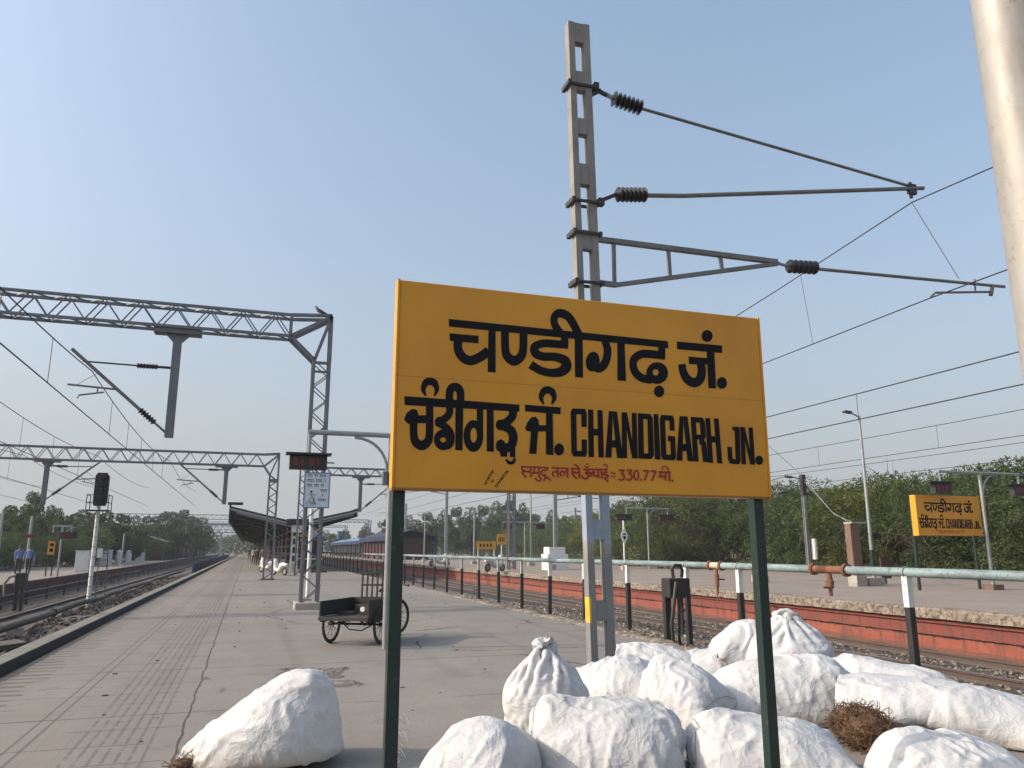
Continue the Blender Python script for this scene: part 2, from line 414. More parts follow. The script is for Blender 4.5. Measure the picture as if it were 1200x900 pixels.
def mast_mat():
    t = NT('concrete_mast'); v = t.pos(); c = t.xyz(v)
    n = t.noise(v, 3, 6, .65); s = t.noise(t.mapping(v, (6, 6, .6)), 3, 5, .7)
    col = t.mix(t.ramp(n, [(.35, 0), (.7, 1)]), (.27, .255, .23), (.19, .18, .165))
    col = t.mix(t.ramp(s, [(.55, 0), (.75, .5)]), col, (.15, .135, .12))
    # painted bands: light blue on the lower shaft, grey undercoat below, a yellow patch on the side
    zz = t.math('ADD', c[2], t.math('MULTIPLY', t.math('SUBTRACT', t.noise(v, 6, 4), .5), .5))
    blue = t.math('MULTIPLY', t.math('GREATER_THAN', zz, 1.55), t.math('LESS_THAN', zz, 2.7))
    col = t.mix(t.math('MULTIPLY', blue, t.ramp(n, [(.3, .9), (.75, .55)])), col, (.25, .31, .40))
    grey = t.math('LESS_THAN', zz, 1.42)
    col = t.mix(t.math('MULTIPLY', grey, .75), col, (.17, .175, .18))
    left = t.math('LESS_THAN', c[0], 4.415)
    yel = t.math('MULTIPLY', t.math('MULTIPLY', t.math('GREATER_THAN', c[2], .55), t.math('LESS_THAN', c[2], .88)), left)
    col = t.mix(t.math('MULTIPLY', yel, .9), col, (.62, .40, .03))
    return t.set(col=col, rough=.85, normal=t.bump(t.noise(v, 40, 4), .25, .01))
M['mast'] = mast_mat()
def bag_mat():
    t = NT('white_woven_sack'); v = t.coord()
    n = t.noise(v, 2.2, 5, .6); f = t.noise(v, 26, 4, .7)
    col = t.mix(t.ramp(n, [(.35, 0), (.75, 1)]), (.52, .52, .525), (.44, .438, .43))
    col = t.mix(t.ramp(f, [(.66, 0), (.76, .6)]), col, (.50, .44, .36))
    sp = t.noise(v, 60, 2, .5); col = t.mix(t.ramp(sp, [(.75, 0), (.78, .6)]), col, (.12, .09, .06))
    mud_shade = t.xyz(v)[2]
    col = t.mix(t.ramp(t.math('ADD', mud_shade, t.math('MULTIPLY', n, .16)), [(.08, .55), (.22, 0)]), col, (.42, .34, .26))
    wv = t.n.new('ShaderNodeVectorMath'); wv.operation = 'ADD'; t.link(v, wv.inputs[0])
    dn = t.n.new('ShaderNodeTexNoise'); t.link(v, dn.inputs['Vector']); dn.inputs['Scale'].default_value = 3.0; dn.inputs['Detail'].default_value = 3
    dm = t.n.new('ShaderNodeVectorMath'); dm.operation = 'SCALE'; t.link(dn.outputs['Color'], dm.inputs[0]); dm.inputs['Scale'].default_value = .35; t.link(dm.outputs[0], wv.inputs[1])
    def ridge(vec, sc):
        nn = t.noise(vec, sc, 2, .5)
        return t.math('POWER', t.math('SUBTRACT', 1.0, t.math('MINIMUM', t.math('MULTIPLY', t.math('ABSOLUTE', t.math('SUBTRACT', nn, .5)), 7.0), 1.0)), 2.5)
    r_a = ridge(t.mapping(wv.outputs[0], (1.0, 2.2, 2.2)), 3.4); r_b = ridge(t.mapping(wv.outputs[0], (2.4, 1.0, 1.6), (2, 5, 1)), 4.6); r_c = ridge(wv.outputs[0], 11)
    k1 = t.vor(t.mapping(wv.outputs[0], (1.0, 1.5, 1.8)), 4.2); k2 = t.vor(t.mapping(wv.outputs[0], (1.6, 1.0, 1.4), (3, 1, 2)), 9.5); k3 = t.vor(wv.outputs[0], 21)
    fab = t.noise(v, 240, 2, .5)
    cr = t.math('ADD', t.math('ADD', t.math('MULTIPLY', k1, .6), t.math('MULTIPLY', k2, .3)), t.math('MULTIPLY', k3, .12))
    b = t.bump(cr, .12, .03); b = t.bump(t.math('ADD', t.math('ADD', r_a, t.math('MULTIPLY', r_b, .8)), t.math('MULTIPLY', r_c, .4)), .23, .014, b); b = t.bump(fab, .08, .003, b)
    m = t.set(col=col, rough=.62, normal=b, spec=.3)
    return m
M['bag'] = bag_mat()
M['bagseam'] = painted('sack_thread', (.30, .26, .20), None, 9, .9)
M['pink'] = painted('pink_ink', (.60, .06, .22), None, 20, .8)
def leaf_mat(name, a, b, c, tr=.35):
    t = NT(name); r = t.island(); o = t.objrand()
    col = t.ramp(r, [(0, a), (.55, b), (1, c)])
    hs = t.n.new('ShaderNodeHueSaturation'); t.link(col, hs.inputs['Color'])
    t.link(t.ramp(o, [(0, .75), (1, 1.2)]), hs.inputs['Value']); t.link(t.ramp(o, [(0, .485), (1, .515)]), hs.inputs['Hue'])
    cl = t.noise(t.coord(), .9, 3, .55)
    lightc = t.mix(t.ramp(cl, [(.42, 0), (.66, .75)]), hs.outputs[0], tuple(min(x*1.35 + .012, .2) for x in c))
    t.set(col=lightc, rough=.7, spec=.15)
    tl = t.n.new('ShaderNodeBsdfTranslucent'); t.link(lightc, tl.inputs[0])
    mx = t.n.new('ShaderNodeMixShader'); mx.inputs[0].default_value = tr
    t.link(t.p.outputs[0], mx.inputs[1]); t.link(tl.outputs[0], mx.inputs[2]); t.link(mx.outputs[0], t.o.inputs[0])
    return t.m
M['leaf_a'] = leaf_mat('thorn_tree_leaf', (.046, .070, .022), (.076, .102, .036), (.108, .135, .054))
M['leaf_b'] = leaf_mat('dark_tree_leaf', (.025, .048, .014), (.045, .075, .022), (.075, .105, .032))
M['leaf_c'] = leaf_mat('dry_tree_leaf', (.075, .070, .03), (.11, .095, .042), (.15, .12, .06))
M['leaf_d'] = leaf_mat('eucalyptus_leaf', (.03, .06, .02), (.055, .09, .03), (.085, .12, .045))
M['leaf_e'] = leaf_mat('yellow_green_leaf', (.07, .10, .015), (.10, .13, .02), (.14, .16, .03))
# ------------------------------------------------------------------ the setting
def sheet(name, xs, ys, zf, mat, smooth=True):
    b = MB(); nx, ny = len(xs), len(ys)
    for y in ys:
        for x in xs: b.v.append((x, y, zf(x, y)))
    for j in range(ny - 1):
        for i in range(nx - 1):
            a = j*nx + i; b.face((a, a+1, a+nx+1, a+nx))
    o = b.build(name, mat, smooth=False)
    if smooth: o.data.polygons.foreach_set('use_smooth', [True] * len(o.data.polygons))
    return tag(o, kind='structure')
def lin(a, b, n): return [a + (b - a) * i / (n - 1) for i in range(n)]
sheet('ground', [-6000, -300, 300, 6000], [-6000, -200, 300, 9000], lambda x, y: -1.0, M['earth'])
sheet('verge', [31.02, 45, 300], [-20, 60, 600], lambda x, y: 0.12, M['earth'])
sheet('left_verge', [-300, -60, -17.52], [-10, 100, 600], lambda x, y: -0.1, M['earth'])
b = MB(); b.box(-2.71, 6.5, -4, 300, -1.2, 0); b.box(-2.822, -2.71, -4, 300, -1.2, -.22)      # open gap added inside the kerb for a dark shadow line
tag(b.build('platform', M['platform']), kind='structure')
b = MB(); ys = lin(-4, 60, 161) + [300]; rnd = random.Random(3)
prof = []
for y in ys:
    j = rnd.uniform(-.05, .05) if y < 55 else 0
    prof.append([(6.5, y, -1.1), (6.5, y, .012), (6.56, y, .03 + j*.3), (6.72 + j, y, .02 + j*.4), (6.80 + j*1.4, y, -.10), (6.80, y, -1.1)])
for i in range(len(prof) - 1):
    n = len(b.v); b.v += prof[i] + prof[i+1]
    for k in range(5): b.face((n+k, n+6+k, n+7+k, n+k+1))
tag(b.build('platform_kerb', M['coping']), kind='structure')
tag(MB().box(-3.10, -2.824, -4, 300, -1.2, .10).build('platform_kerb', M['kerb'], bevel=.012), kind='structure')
def right_ballast(x, y):
    pr = [(6.4, -.13), (7.6, -.16), (9.2, -.42), (10.6, -.66), (14.7, -.68)]
    z = pr[-1][1]
    for (x0, z0), (x1, z1) in zip(pr, pr[1:]):
        if x <= x1: z = z0 + (z1 - z0) * max(0, (x - x0)) / (x1 - x0); break
    return z + .05 * noise.noise((x*1.3, y*1.3, 0)) + .025 * noise.noise((x*4, y*4, 3))
sheet('ballast', lin(6.5, 14.8, 40), lin(-4, 40, 180) + lin(42, 300, 30), right_ballast, M['ballast'])
def left_ballast(x, y):
    z = -.36 if x > -4.9 else (-.36 - (-4.9 - x) * .62 if x > -5.3 else -.70)
    r = 1.0 if x > -5.3 else .25
    return z + r * (.13 * noise.noise((x*1.1, y*.9, 5)) + .07 * noise.noise((x*3.1, y*3.1, 1)))
sheet('ballast', lin(-9.9, -3.08, 44), lin(-4, 60, 220) + lin(62, 300, 30), left_ballast, M['ballast'])
# loose stones nobody could count
def stones(name, n, xr, yr, zf, smin, smax, seed, mat):
    rng = np.random.default_rng(seed); b = MB()
    base = [Vector(p).normalized() for p in ((1,0,.2),(-.3,1,0),(-.8,-.6,.1),(.2,-.4,1),(-.4,.4,.8),(.1,.2,-1))]
    hull = ((0,1,4),(0,4,3),(3,4,2),(4,1,2),(3,2,0),(0,5,1),(1,5,2),(2,5,0))
    for _ in range(n):
        x = rng.uniform(*xr); u = rng.random(); y = yr[0] + (yr[1]-yr[0]) * u ** 1.7; s = rng.uniform(smin, smax)
        z = zf(x, y); e = Euler(rng.uniform(0, 6.28, 3)).to_matrix(); sc = Vector(rng.uniform(.6, 1.3, 3))
        k = len(b.v)
        for p in base:
            q = e @ Vector((p.x*sc.x, p.y*sc.y, p.z*sc.z)) * s
            b.v.append((x+q.x, y+q.y, z+q.z*.8 + s*.25))
        for f in hull: b.face([k+i for i in f])
    return tag(b.build(name, mat), kind='stuff')
def stone_mat():
    t = NT('ballast_stone'); r = t.island()
    col = t.ramp(r, [(0, (.09, .075, .06)), (.4, (.17, .14, .11)), (.8, (.27, .23, .185)), (.95, (.42, .38, .33))])
    return t.set(col=col, rough=.95)
M['stone'] = stone_mat()
M['rubble'] = painted('sooty_rubble', (.12, .10, .085), (.055, .046, .04), 3, .95, 0, .3)
tag(stones('ballast_stones', 9000, (6.75, 13.6), (4, 30), right_ballast, .018, .05, 1, M['stone']), 'loose brown ballast stones beside the right hand track', 'ballast')
tag(stones('rubble', 2600, (-5.2, -3.3), (9, 60), left_ballast, .03, .12, 2, M['rubble']), 'dusty rubble and stones strewn below the kerb', 'rubble')
# far platform on the right: paving, coping, red retaining wall
tag(MB().box(14.85, 31.0, -6, 320, -1, .25).build('far_platform', M['farplat']), kind='structure')
b = MB(); ys = lin(-6, 70, 200) + [320]; rnd = random.Random(8); prof = []
for y in ys:
    j = noise.noise((y*1.2, 0, 0)) * .022 + rnd.uniform(-.006, .006)
    prof.append([(14.85, y, .246), (14.50 + j*.5, y, .24 + j*.25), (14.44 + j, y, .20), (14.44 + j, y, .02 + j*.6), (14.60, y, .0)])
for i in range(len(prof) - 1):
    n = len(b.v); b.v += prof[i] + prof[i+1]
    for k in range(4): b.face((n+k, n+5+k, n+6+k, n+k+1))
tag(b.build('platform_coping', M['coping']), kind='structure')
b = MB(); b.box(14.56, 14.85, -6, 320, -.34, 0); b.box(14.60, 14.85, -6, 320, -1.0, -.34); b.box(14.50, 14.56, -6, 320, -.075, -.045)
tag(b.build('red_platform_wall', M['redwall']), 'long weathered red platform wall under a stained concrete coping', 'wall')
# far platform on the left
tag(MB().box(-17.5, -9.9, 2, 320, -1, .05).build('left_platform', M['farplat']), kind='structure')
b = MB(); b.box(-9.9, -9.8, 2, 320, -1, -.08); b.box(-9.9, -9.74, 2, 320, -.08, .056)
tag(b.build('maroon_platform_wall', M['maroon']), 'dark maroon platform wall beyond the left hand rails', 'wall')

# railway tracks: rails + sleepers
def rail_prof(x, z):     # section of a rail, foot at z
    return [(x-.07, z), (x+.07, z), (x+.07, z+.02), (x+.012, z+.04), (x+.012, z+.115), (x+.036, z+.125), (x+.036, z+.16), (x-.036, z+.16), (x-.036, z+.125), (x-.012, z+.115), (x-.012, z+.04), (x-.07, z+.02)]
def railmat():
    t = NT('rusty_rail'); c = t.xyz(t.coord('Normal')); v = t.coord()
    n = t.noise(v, 3, 5)
    col = t.mix(n, (.10, .065, .05), (.055, .04, .035))
    up = t.ramp(c[2], [(.8, 0), (.9, 1)])
    return t.set(col=t.mix(up, col, (.30, .28, .27)), rough=t.mix(up, .85, .35), metal=t.mix(up, 0.0, .7))
M['rail'] = railmat()
M['sleeper'] = painted('oily_sleeper_concrete', (.19, .165, .14), (.09, .075, .06), 3, .9, 0, .3)
def track(label, xs, z, y0, y1, ysl):
    t = thing('railway_track', label, 'track', (sum(xs)/2, y0, z - .16), 0)
    for x in xs:
        b = MB(); b.prism(rail_prof(x, z - .16), 'y', y0, y1); b.build('rail', M['rail'], t)
    me = None; cx = sum(xs)/2
    for i in range(100):
        y = ysl + .65 * i
        if me is None:
            b = MB(); b.prism([(-1.3, 0), (1.3, 0), (1.24, .14), (-1.24, .14)], 'y', -.12, .12)
            o = b.build('sleeper', M['sleeper'], t); me = o; o.matrix_parent_inverse = Matrix.Identity(4)
        else:
            o = me.copy(); COL.objects.link(o); o.parent = t
        o.location = (0, y - y0, -.148)
    return t
track('railway track running beside the red platform wall on the right', (11.75, 13.43), -.52, -4, 300, 3.0)
track('railway track in the left cutting below the platform kerb', (-5.55, -7.23), -.60, -4, 300, 9.0)

# left cutting: pipes along the kerb
def sag(a, b_, n, dz, seed=0):
    a = Vector(a); b_ = Vector(b_); r = random.Random(seed); P = []
    for i in range(n):
        t = i/(n-1); p = a.lerp(b_, t); p.z -= dz * 4 * t * (1-t); P.append(p)
    return P
def wander(x, z, y0, y1, n, seed, amp=.1):
    return [Vector((x + amp*noise.noise((seed, y*.25, 0)), y, z + amp*.5*noise.noise((seed+9, y*.3, 0)))) for y in lin(y0, y1, n)]
t = thing('water_pipe', 'grimy black water pipe lying in the cutting below the kerb', 'pipe', (-4.75, 8, -.3))
MB().tube(wander(-4.75, -.12, 8, 70, 60, 1, .12), .075, 10).build('pipe_run', M['dark'], t, smooth=True)
for y in (13.2, 16.4, 20.5, 26, 33):
    MB().box(-4.9, -4.6, y-.1, y+.1, -.5, -.19).build('pipe_support', M['block'], t)
for y in (12.2, 18.6, 24.1):
    MB().tube([(-4.75 + .12*noise.noise((1, y*.25, 0)), y-.07, -.12), (-4.75 + .12*noise.noise((1, y*.25, 0)), y+.07, -.12)], .10, 12).build('coupling', M['dark'], t)
o = tag(MB().tube(wander(-5.02, -.22, 8, 64, 50, 5, .15), .04, 8).build('cable_duct', M['dark'], smooth=True), 'thin sagging cable duct beside the grimy black water pipe', 'duct')
top(o, (-5.02, 8, -.4))
t = thing('hydrant_stand', 'bent rusty hydrant pipe standing in the cutting nearest the kerb', 'hydrant', (-4.1, 15.2, -.36))
MB().tube([(-4.1, 15.2, -.5), (-4.1, 15.2, .02), (-4.12, 15.25, .10), (-4.22, 15.32, .13), (-4.65, 15.4, .06)], .04, 8).build('riser', M['rust'], t, smooth=True)
MB().tube([(-4.1, 15.2, -.1), (-4.1, 15.2, -.02)], .06, 10).build('flange', M['rust'], t)
def slab(x, y, z, lx, ly, rz, label):
    b = MB(); Mx = Matrix.Translation((x, y, z)) @ Euler((.05, -.06, rz)).to_matrix().to_4x4()
    b.box(-lx, lx, -ly, ly, 0, .09, Mx); o = b.build('concrete_slab', M['rubble'], bevel=.01); top(o, (x, y, z)); tag(o, label, 'slab', 'broken slabs in the cutting')
slab(-3.85, 13.6, -.28, .45, .14, .25, 'long pale broken slab lying beside the bent hydrant pipe')
slab(-4.2, 17.6, -.30, .28, .24, .6, 'square broken slab tipped on the rubble beyond the bent hydrant pipe')
slab(-4.15, 23.5, -.30, .35, .2, 1.1, 'dusty broken slab in the cutting close to the signal foot')

# two-rail fence between the left tracks
t = thing('track_fence', 'low dark two rail fence standing between the left hand tracks', 'fence', (-8.6, 12, -.75))
for z in (-.21, -.49):
    MB().tube([(-8.6, 12, z), (-8.6, 130, z)], .045, 8).build('fence_rail', M['black'], t)
for i in range(28):
    y = 13 + i * 3.6
    MB().box(-8.64, -8.56, y-.04, y+.04, -.95, -.08).build('fence_post', M['black'], t)
# blue fence further on between the tracks
t = thing('blue_fence', 'dark blue railing between the tracks ahead of the far shelter', 'fence', (-3.9, 66, -.4))
for z in (.45, .05): MB().box(-3.93, -3.87, 66, 190, z, z+.06).build('fence_rail', M['deepblue'], t)
MB().box(-3.91, -3.89, 66, 190, -.35, .42).build('fence_panel', M['deepblue'], t)
for i in range(32):
    y = 66 + i*4; MB().box(-3.95, -3.85, y-.05, y+.05, -.6, .6).build('fence_post', M['blue'], t)

# pipe railing beside the right ballast: each post a part, white head and black shaft
t = thing('pipe_railing', 'weathered blue grey pipe on black and white posts beside the ballast', 'railing', (7.9, 4, -.2))
PX = 7.9
M['farhead'] = painted('shaded_white_paint', (.40, .38, .355), (.30, .28, .26), 5, .7)  # grey stands in for white paint lying in shade
ysp = [8.0, 11.6, 13.3, 15.75]
y = 15.75
while len(ysp) < 70: y += 2.35; ysp.append(y)
def pipe_mat():
    t = NT('weathered_blue_grey_pipe'); v = t.coord(); n = t.noise(t.mapping(v, (1, .35, 1)), 3, 6, .7); f = t.noise(v, 12, 4, .7)
    col = t.mix(t.ramp(n, [(.35, 0), (.6, 1)]), (.28, .36, .37), (.13, .175, .175))
    col = t.mix(t.ramp(f, [(.56, 0), (.66, .8)]), col, (.10, .085, .07))
    return t.set(col=col, rough=.6, metal=.15, normal=t.bump(f, .3, .01))
M['pipe'] = pipe_mat()
zc = lambda y: 1.225 + .012 * noise.noise((y*.12, 2, 0))
cuts = [3.0, 9.15, 12.0, 12.55, 40, 120, 200]
segs = [(2.5, 9.05, 'pipe', .058), (9.05, 9.72, 'rust', .055), (9.72, 12.1, 'pipe', .058), (12.1, 12.45, 'beige', .056), (12.45, 24, 'pipe', .058), (24, 190, 'pipe', .058)]
for a, b_, m, r in segs:
    MB().tube([(PX, yy, zc(yy)) for yy in lin(a, b_, 8)], r, 14).build('handrail_pipe', M[m], t, smooth=True, label='rusty pipe sleeve' if m == 'rust' else None)
for yy, r in ((9.05, .09), (9.72, .085), (12.1, .085), (12.45, .085), (24, .08)):
    MB().tube([(PX, yy-.025, zc(yy)), (PX, yy+.025, zc(yy))], r, 14).build('flange', M['rust'], t)
for i, y in enumerate(ysp):
    s = .047
    lean = .02 * math.sin(i*7.3)
    b = MB(); b.bar((PX+lean, y, -.5), (PX, y, .80), .085, .085); p = b.build('post', M['black'], t)
    if y > 22:   # further heads use the white paint in its shaded grey
        MB().bar((PX, y, .80), (PX, y, 1.17), .07, .07).build('post_head', M['farhead'], p)
    else:
        MB().bar((PX, y, .80), (PX, y, 1.175), .085, .085).build('post_head', M['white'], p)
        MB().ring((PX, y, zc(y)), (0, 1, 0), .066, .010, 18, 5).build('clamp', M['galv'], p)
t = thing('hose_valve', 'red hydrant valve hanging below the pipe railing sleeve', 'valve', (PX, 12.28, .7))
MB().lathe((PX, 12.28, 1.17), (PX, 12.28, .74), [(0, .022), (.2, .03), (.22, .045), (.7, .04), (.72, .028), (1, .024)], 10).build('valve_body', M['rust'], t)
MB().tube([(PX-.02, 12.28, 1.0), (PX+.11, 12.2, .99)], .016, 6).build('lever', M['dark'], t)
MB().tube([(PX, 12.28, .74), (PX, 12.28, .58)], .011, 6).build('drain_tube', M['rust'], t)
t = thing('hydrant_valve', 'rust brown drop valve under the rusty railing sleeve', 'valve', (PX, 9.4, .8))
MB().lathe((PX, 9.4, 1.17), (PX, 9.4, .86), [(0, .03), (.3, .045), (.32, .06), (.6, .05), (.62, .03), (1, .026)], 10).build('valve_body', M['rust'], t)
MB().tube([(PX-.12, 9.4, .98), (PX+.05, 9.4, .98)], .018, 6).build('lever', M['rust'], t)
# black box with hose on a post by the railing
t = thing('hose_box', 'black box with a looped hose hanging on a railing post', 'box', (7.55, 13.0, -.1))
MB().bar((7.62, 13.05, -.45), (7.62, 13.05, .75), .12, .10).build('stand', M['black'], t)
bx = MB().box(7.5, 7.92, 12.72, 13.02, .60, .94).build('box_body', M['black'], t, bevel=.015)
MB().box(7.6, 7.82, 12.70, 12.718, .66, .88).build('lid', M['dark'], bx)
MB().tube([(7.66, 12.85, .95), (7.64, 12.85, 1.10), (7.70, 12.85, 1.17), (7.82, 12.85, 1.16), (7.85, 12.85, 1.07), (7.83, 12.85, .955)], .032, 8).build('handle', M['black'], t, smooth=True)
MB().tube([(7.62, 12.68, .88), (7.56, 12.66, .62), (7.48, 12.66, .15), (7.50, 12.66, -.14), (7.62, 12.68, -.24), (7.70, 12.72, -.2)], .035, 8).build('hose', M['black'], t, smooth=True)
MB().tube([(7.66, 12.7, .8), (7.64, 12.66, .3), (7.62, 12.66, -.1), (7.68, 12.7, -.28)], .028, 8).build('hose', M['black'], t, smooth=True)
MB().lathe((7.84, 12.9, .60), (7.84, 12.9, -.05), [(0, .03), (.3, .03), (.32, .055), (.38, .055), (.4, .03), (.62, .03), (.64, .05), (.7, .05), (.72, .03), (1, .03)], 10).build('pipe_stub', M['black'], t)
t.location.x -= .30; t.location.z += .06
# ------------------------------------------------------------------ sign lettering, traced stroke by stroke in the plane of the board
SX0, SX1, SZ0, SZ1, SY = .692, 2.972, 1.803, 2.937, 4.0
SW, SH = SX1 - SX0, SZ1 - SZ0
class Ink:
    def __init__(s): s.b = MB(); s.k = 0; s.ox = s.oy = 0; s.sc = 1.0
    def at(s, ox, oy, sc): s.ox, s.oy, s.sc = ox, oy, sc; return s
    def P(s, p, d):
        q = atY(s.ox + p[0]/s.sc, s.oy + p[1]/s.sc, SY)
        return (q.x - SX0, -.0012 - d, q.z - SZ0)
    def d(s): s.k += 1; return s.k * .00006
    def poly(s, pts):
        d = s.d(); s.b.ngon([s.P(p, d) for p in pts]); return s
    def ell(s, cx, cy, rx, ry, rot=0, n=28):
        c, q = math.cos(rot), math.sin(rot)
        return s.poly([(cx + rx*math.cos(a)*c - ry*math.sin(a)*q, cy + rx*math.cos(a)*q + ry*math.sin(a)*c) for a in [2*math.pi*i/n for i in range(n)]])
    def ann(s, cx, cy, rx, ry, hx, hy, hrx, hry, n=30):
        d = s.d(); A = [2*math.pi*i/n for i in range(n)]
        for i in range(n):
            a, b_ = A[i], A[(i+1) % n]
            s.b.ngon([s.P((cx+rx*math.cos(a), cy+ry*math.sin(a)), d), s.P((cx+rx*math.cos(b_), cy+ry*math.sin(b_)), d),
                      s.P((hx+hrx*math.cos(b_), hy+hry*math.sin(b_)), d), s.P((hx+hrx*math.cos(a), hy+hry*math.sin(a)), d)])
        return s
    def st(s, pts, w, smooth=True, n=6):
        P = [Vector((p[0], p[1])) for p in pts]
        ws = list(w) if isinstance(w, (list, tuple)) else [w]*len(P)
        if smooth and len(P) > 2:
            Q, W = [], []
            for i in range(len(P)-1):
                p0 = P[max(i-1, 0)]; p1 = P[i]; p2 = P[i+1]; p3 = P[min(i+2, len(P)-1)]
                for k in range(n):
                    t = k/n
                    Q.append(.5*((2*p1) + (p2-p0)*t + (2*p0-5*p1+4*p2-p3)*t*t + (3*p1-p0-3*p2+p3)*t**3)); W.append(ws[i]*(1-t)+ws[i+1]*t)
            Q.append(P[-1]); W.append(ws[-1])
        else: Q, W = P, ws
        d = s.d(); L, Rr = [], []
        for i, p in enumerate(Q):
            a = Q[max(i-1, 0)]; c = Q[min(i+1, len(Q)-1)]; t = (c-a).normalized(); nn = Vector((-t.y, t.x))
            L.append(p + nn*W[i]/2); Rr.append(p - nn*W[i]/2)
        for i in range(len(Q)-1):
            s.b.ngon([s.P(L[i], d), s.P(L[i+1], d), s.P(Rr[i+1], d), s.P(Rr[i], d)])
        return s
    def letter(s, quad, polys):       # polys in a unit box, x right, y down, mapped on a quad TL TR BR BL
        tl, tr, br, bl = [Vector(q) for q in quad]
        for pl in polys:
            s.poly([tuple(tl*(1-u)*(1-v) + tr*u*(1-v) + br*u*v + bl*(1-u)*v) for u, v in pl])
        return s
def hindi():
    k = Ink().at(520, 350, 6.667)
    h = lambda x, y: (x, y)
    # headline of the first word
    k.poly([(38, 158), (1751, 332), (1755, 387), (40, 218)])
    # CA
    k.poly([(45, 270), (272, 290), (272, 350), (48, 330)])
    k.st([(112, 325), (112, 395), (148, 458), (210, 484), (285, 455), (352, 408)], [68, 68, 72, 74, 74, 78])
    k.poly([(350, 215), (405, 222), (405, 578), (342, 572)])
    # half NA
    k.st([(478, 230), (480, 395), (500, 455), (550, 486), (600, 455), (620, 395), (622, 245)], [62, 62, 70, 78, 70, 62, 62])
    # DDA
    k.poly([(915, 270), (975, 275), (972, 392), (915, 388)])
    k.st([(972, 362), (860, 353), (775, 350), (712, 375), (716, 425), (775, 452), (870, 455), (945, 485), (955, 535), (915, 570), (840, 580), (755, 560), (678, 515)], [60, 62, 62, 66, 68, 66, 66, 78, 82, 76, 64, 62, 66])
    # long I
    k.st([(905, 262), (868, 205), (862, 152), (888, 118), (930, 118), (985, 155), (1052, 275)], [62, 58, 56, 66, 70, 64, 62])
    k.poly([(1022, 260), (1085, 265), (1088, 618), (1025, 612)])
    k.at(680, 360, 6.667)
    # GA
    k.ell(96, 425, 54, 78, .15); k.st([(188, 258), (210, 320), (209, 380), (190, 440), (150, 476), (105, 462)], [54, 60, 62, 64, 70, 70])
    k.poly([(288, 250), (345, 255), (357, 578), (290, 572)])
    # RHA with dot
    k.poly([(608, 290), (665, 295), (662, 410), (606, 402)])
    k.st([(660, 380), (560, 368), (480, 366), (425, 400), (412, 452), (432, 512), (482, 553), (560, 570)], [62, 64, 64, 62, 58, 62, 64, 60])
    k.ann(600, 515, 85, 85, 588, 509, 23, 25); k.ell(615, 658, 40, 46)
    # JAM
    k.poly([(753, 268), (1107, 300), (1108, 358), (755, 328)]); k.ell(990, 225, 43, 46)
    k.poly([(985, 315), (1045, 320), (1060, 635), (1000, 632)])
    k.poly([(845, 385), (990, 398), (990, 448), (848, 445)])
    k.st([(794, 445), (803, 505), (838, 565), (892, 590), (935, 560), (948, 500), (940, 445), (925, 410)], [57, 60, 68, 74, 70, 66, 62, 60]); k.ell(1105, 592, 40, 46)
    return k.b
def punjabi():
    k = Ink().at(465, 430, 6)
    k.poly([(52, 205), (862, 265), (862, 315), (55, 268)])
    def tippi(cx, cy, r):
        k.st([(cx-.42*r, cy+.95*r), (cx-.72*r, cy+.25*r), (cx-.45*r, cy-.45*r), (cx, cy-.62*r), (cx+.48*r, cy-.42*r), (cx+.72*r, cy+.28*r), (cx+.44*r, cy+.95*r)], [10, .5*r, .75*r, .82*r, .75*r, .5*r, 10])
    tippi(233, 142, 66)
    k.poly([(50, 370), (68, 325), (105, 296), (135, 298), (148, 315), (152, 340), (215, 340), (215, 396), (140, 396), (78, 402)])
    k.st([(118, 375), (119, 480), (135, 530), (175, 552), (212, 530), (229, 475), (230, 255)], [54, 54, 62, 70, 62, 54, 52])
    k.st([(372, 270), (365, 335), (315, 378)], [50, 52, 56]); k.ell(298, 388, 32, 38)
    k.st([(300, 400), (345, 425), (376, 475), (372, 535), (345, 562)], [50, 55, 58, 60, 50]); k.ann(328, 512, 68, 74, 325, 513, 21, 17)
    k.st([(370, 262), (370, 185), (384, 150), (410, 140), (434, 152), (448, 188), (446, 262)], [54, 54, 58, 58, 58, 54, 52])
    k.poly([(412, 250), (468, 255), (462, 588), (410, 585)])
    k.ann(538, 486, 70, 112, 540, 480, 23, 52); k.poly([(562, 270), (607, 273), (607, 490), (562, 485)])
    k.poly([(632, 270), (680, 273), (682, 597), (632, 595)])
    k.st([(818, 285), (812, 345), (775, 385), (735, 405)], [58, 58, 58, 60]); k.ell(728, 408, 33, 38)
    k.st([(740, 415), (795, 440), (818, 490), (805, 550), (760, 575)], [56, 62, 62, 62, 62]); k.ell(730, 555, 35, 45)
    k.poly([(722, 575), (775, 575), (775, 632), (728, 630)]); k.poly([(795, 545), (832, 550), (832, 636), (795, 634)])
    k.st([(768, 648), (786, 672), (815, 672), (830, 640)], [14, 22, 24, 16])
    k.poly([(900, 265), (1152, 285), (1150, 333), (902, 312)]); tippi(1060, 202, 64)
    k.poly([(902, 430), (918, 388), (945, 355), (975, 350), (995, 372), (1000, 410), (1052, 410), (1052, 452), (992, 455), (980, 612), (930, 610), (943, 455), (912, 450)])
    k.poly([(1048, 300), (1095, 303), (1100, 620), (1048, 615)]); k.ell(1140, 580, 35, 42)
    return k.b
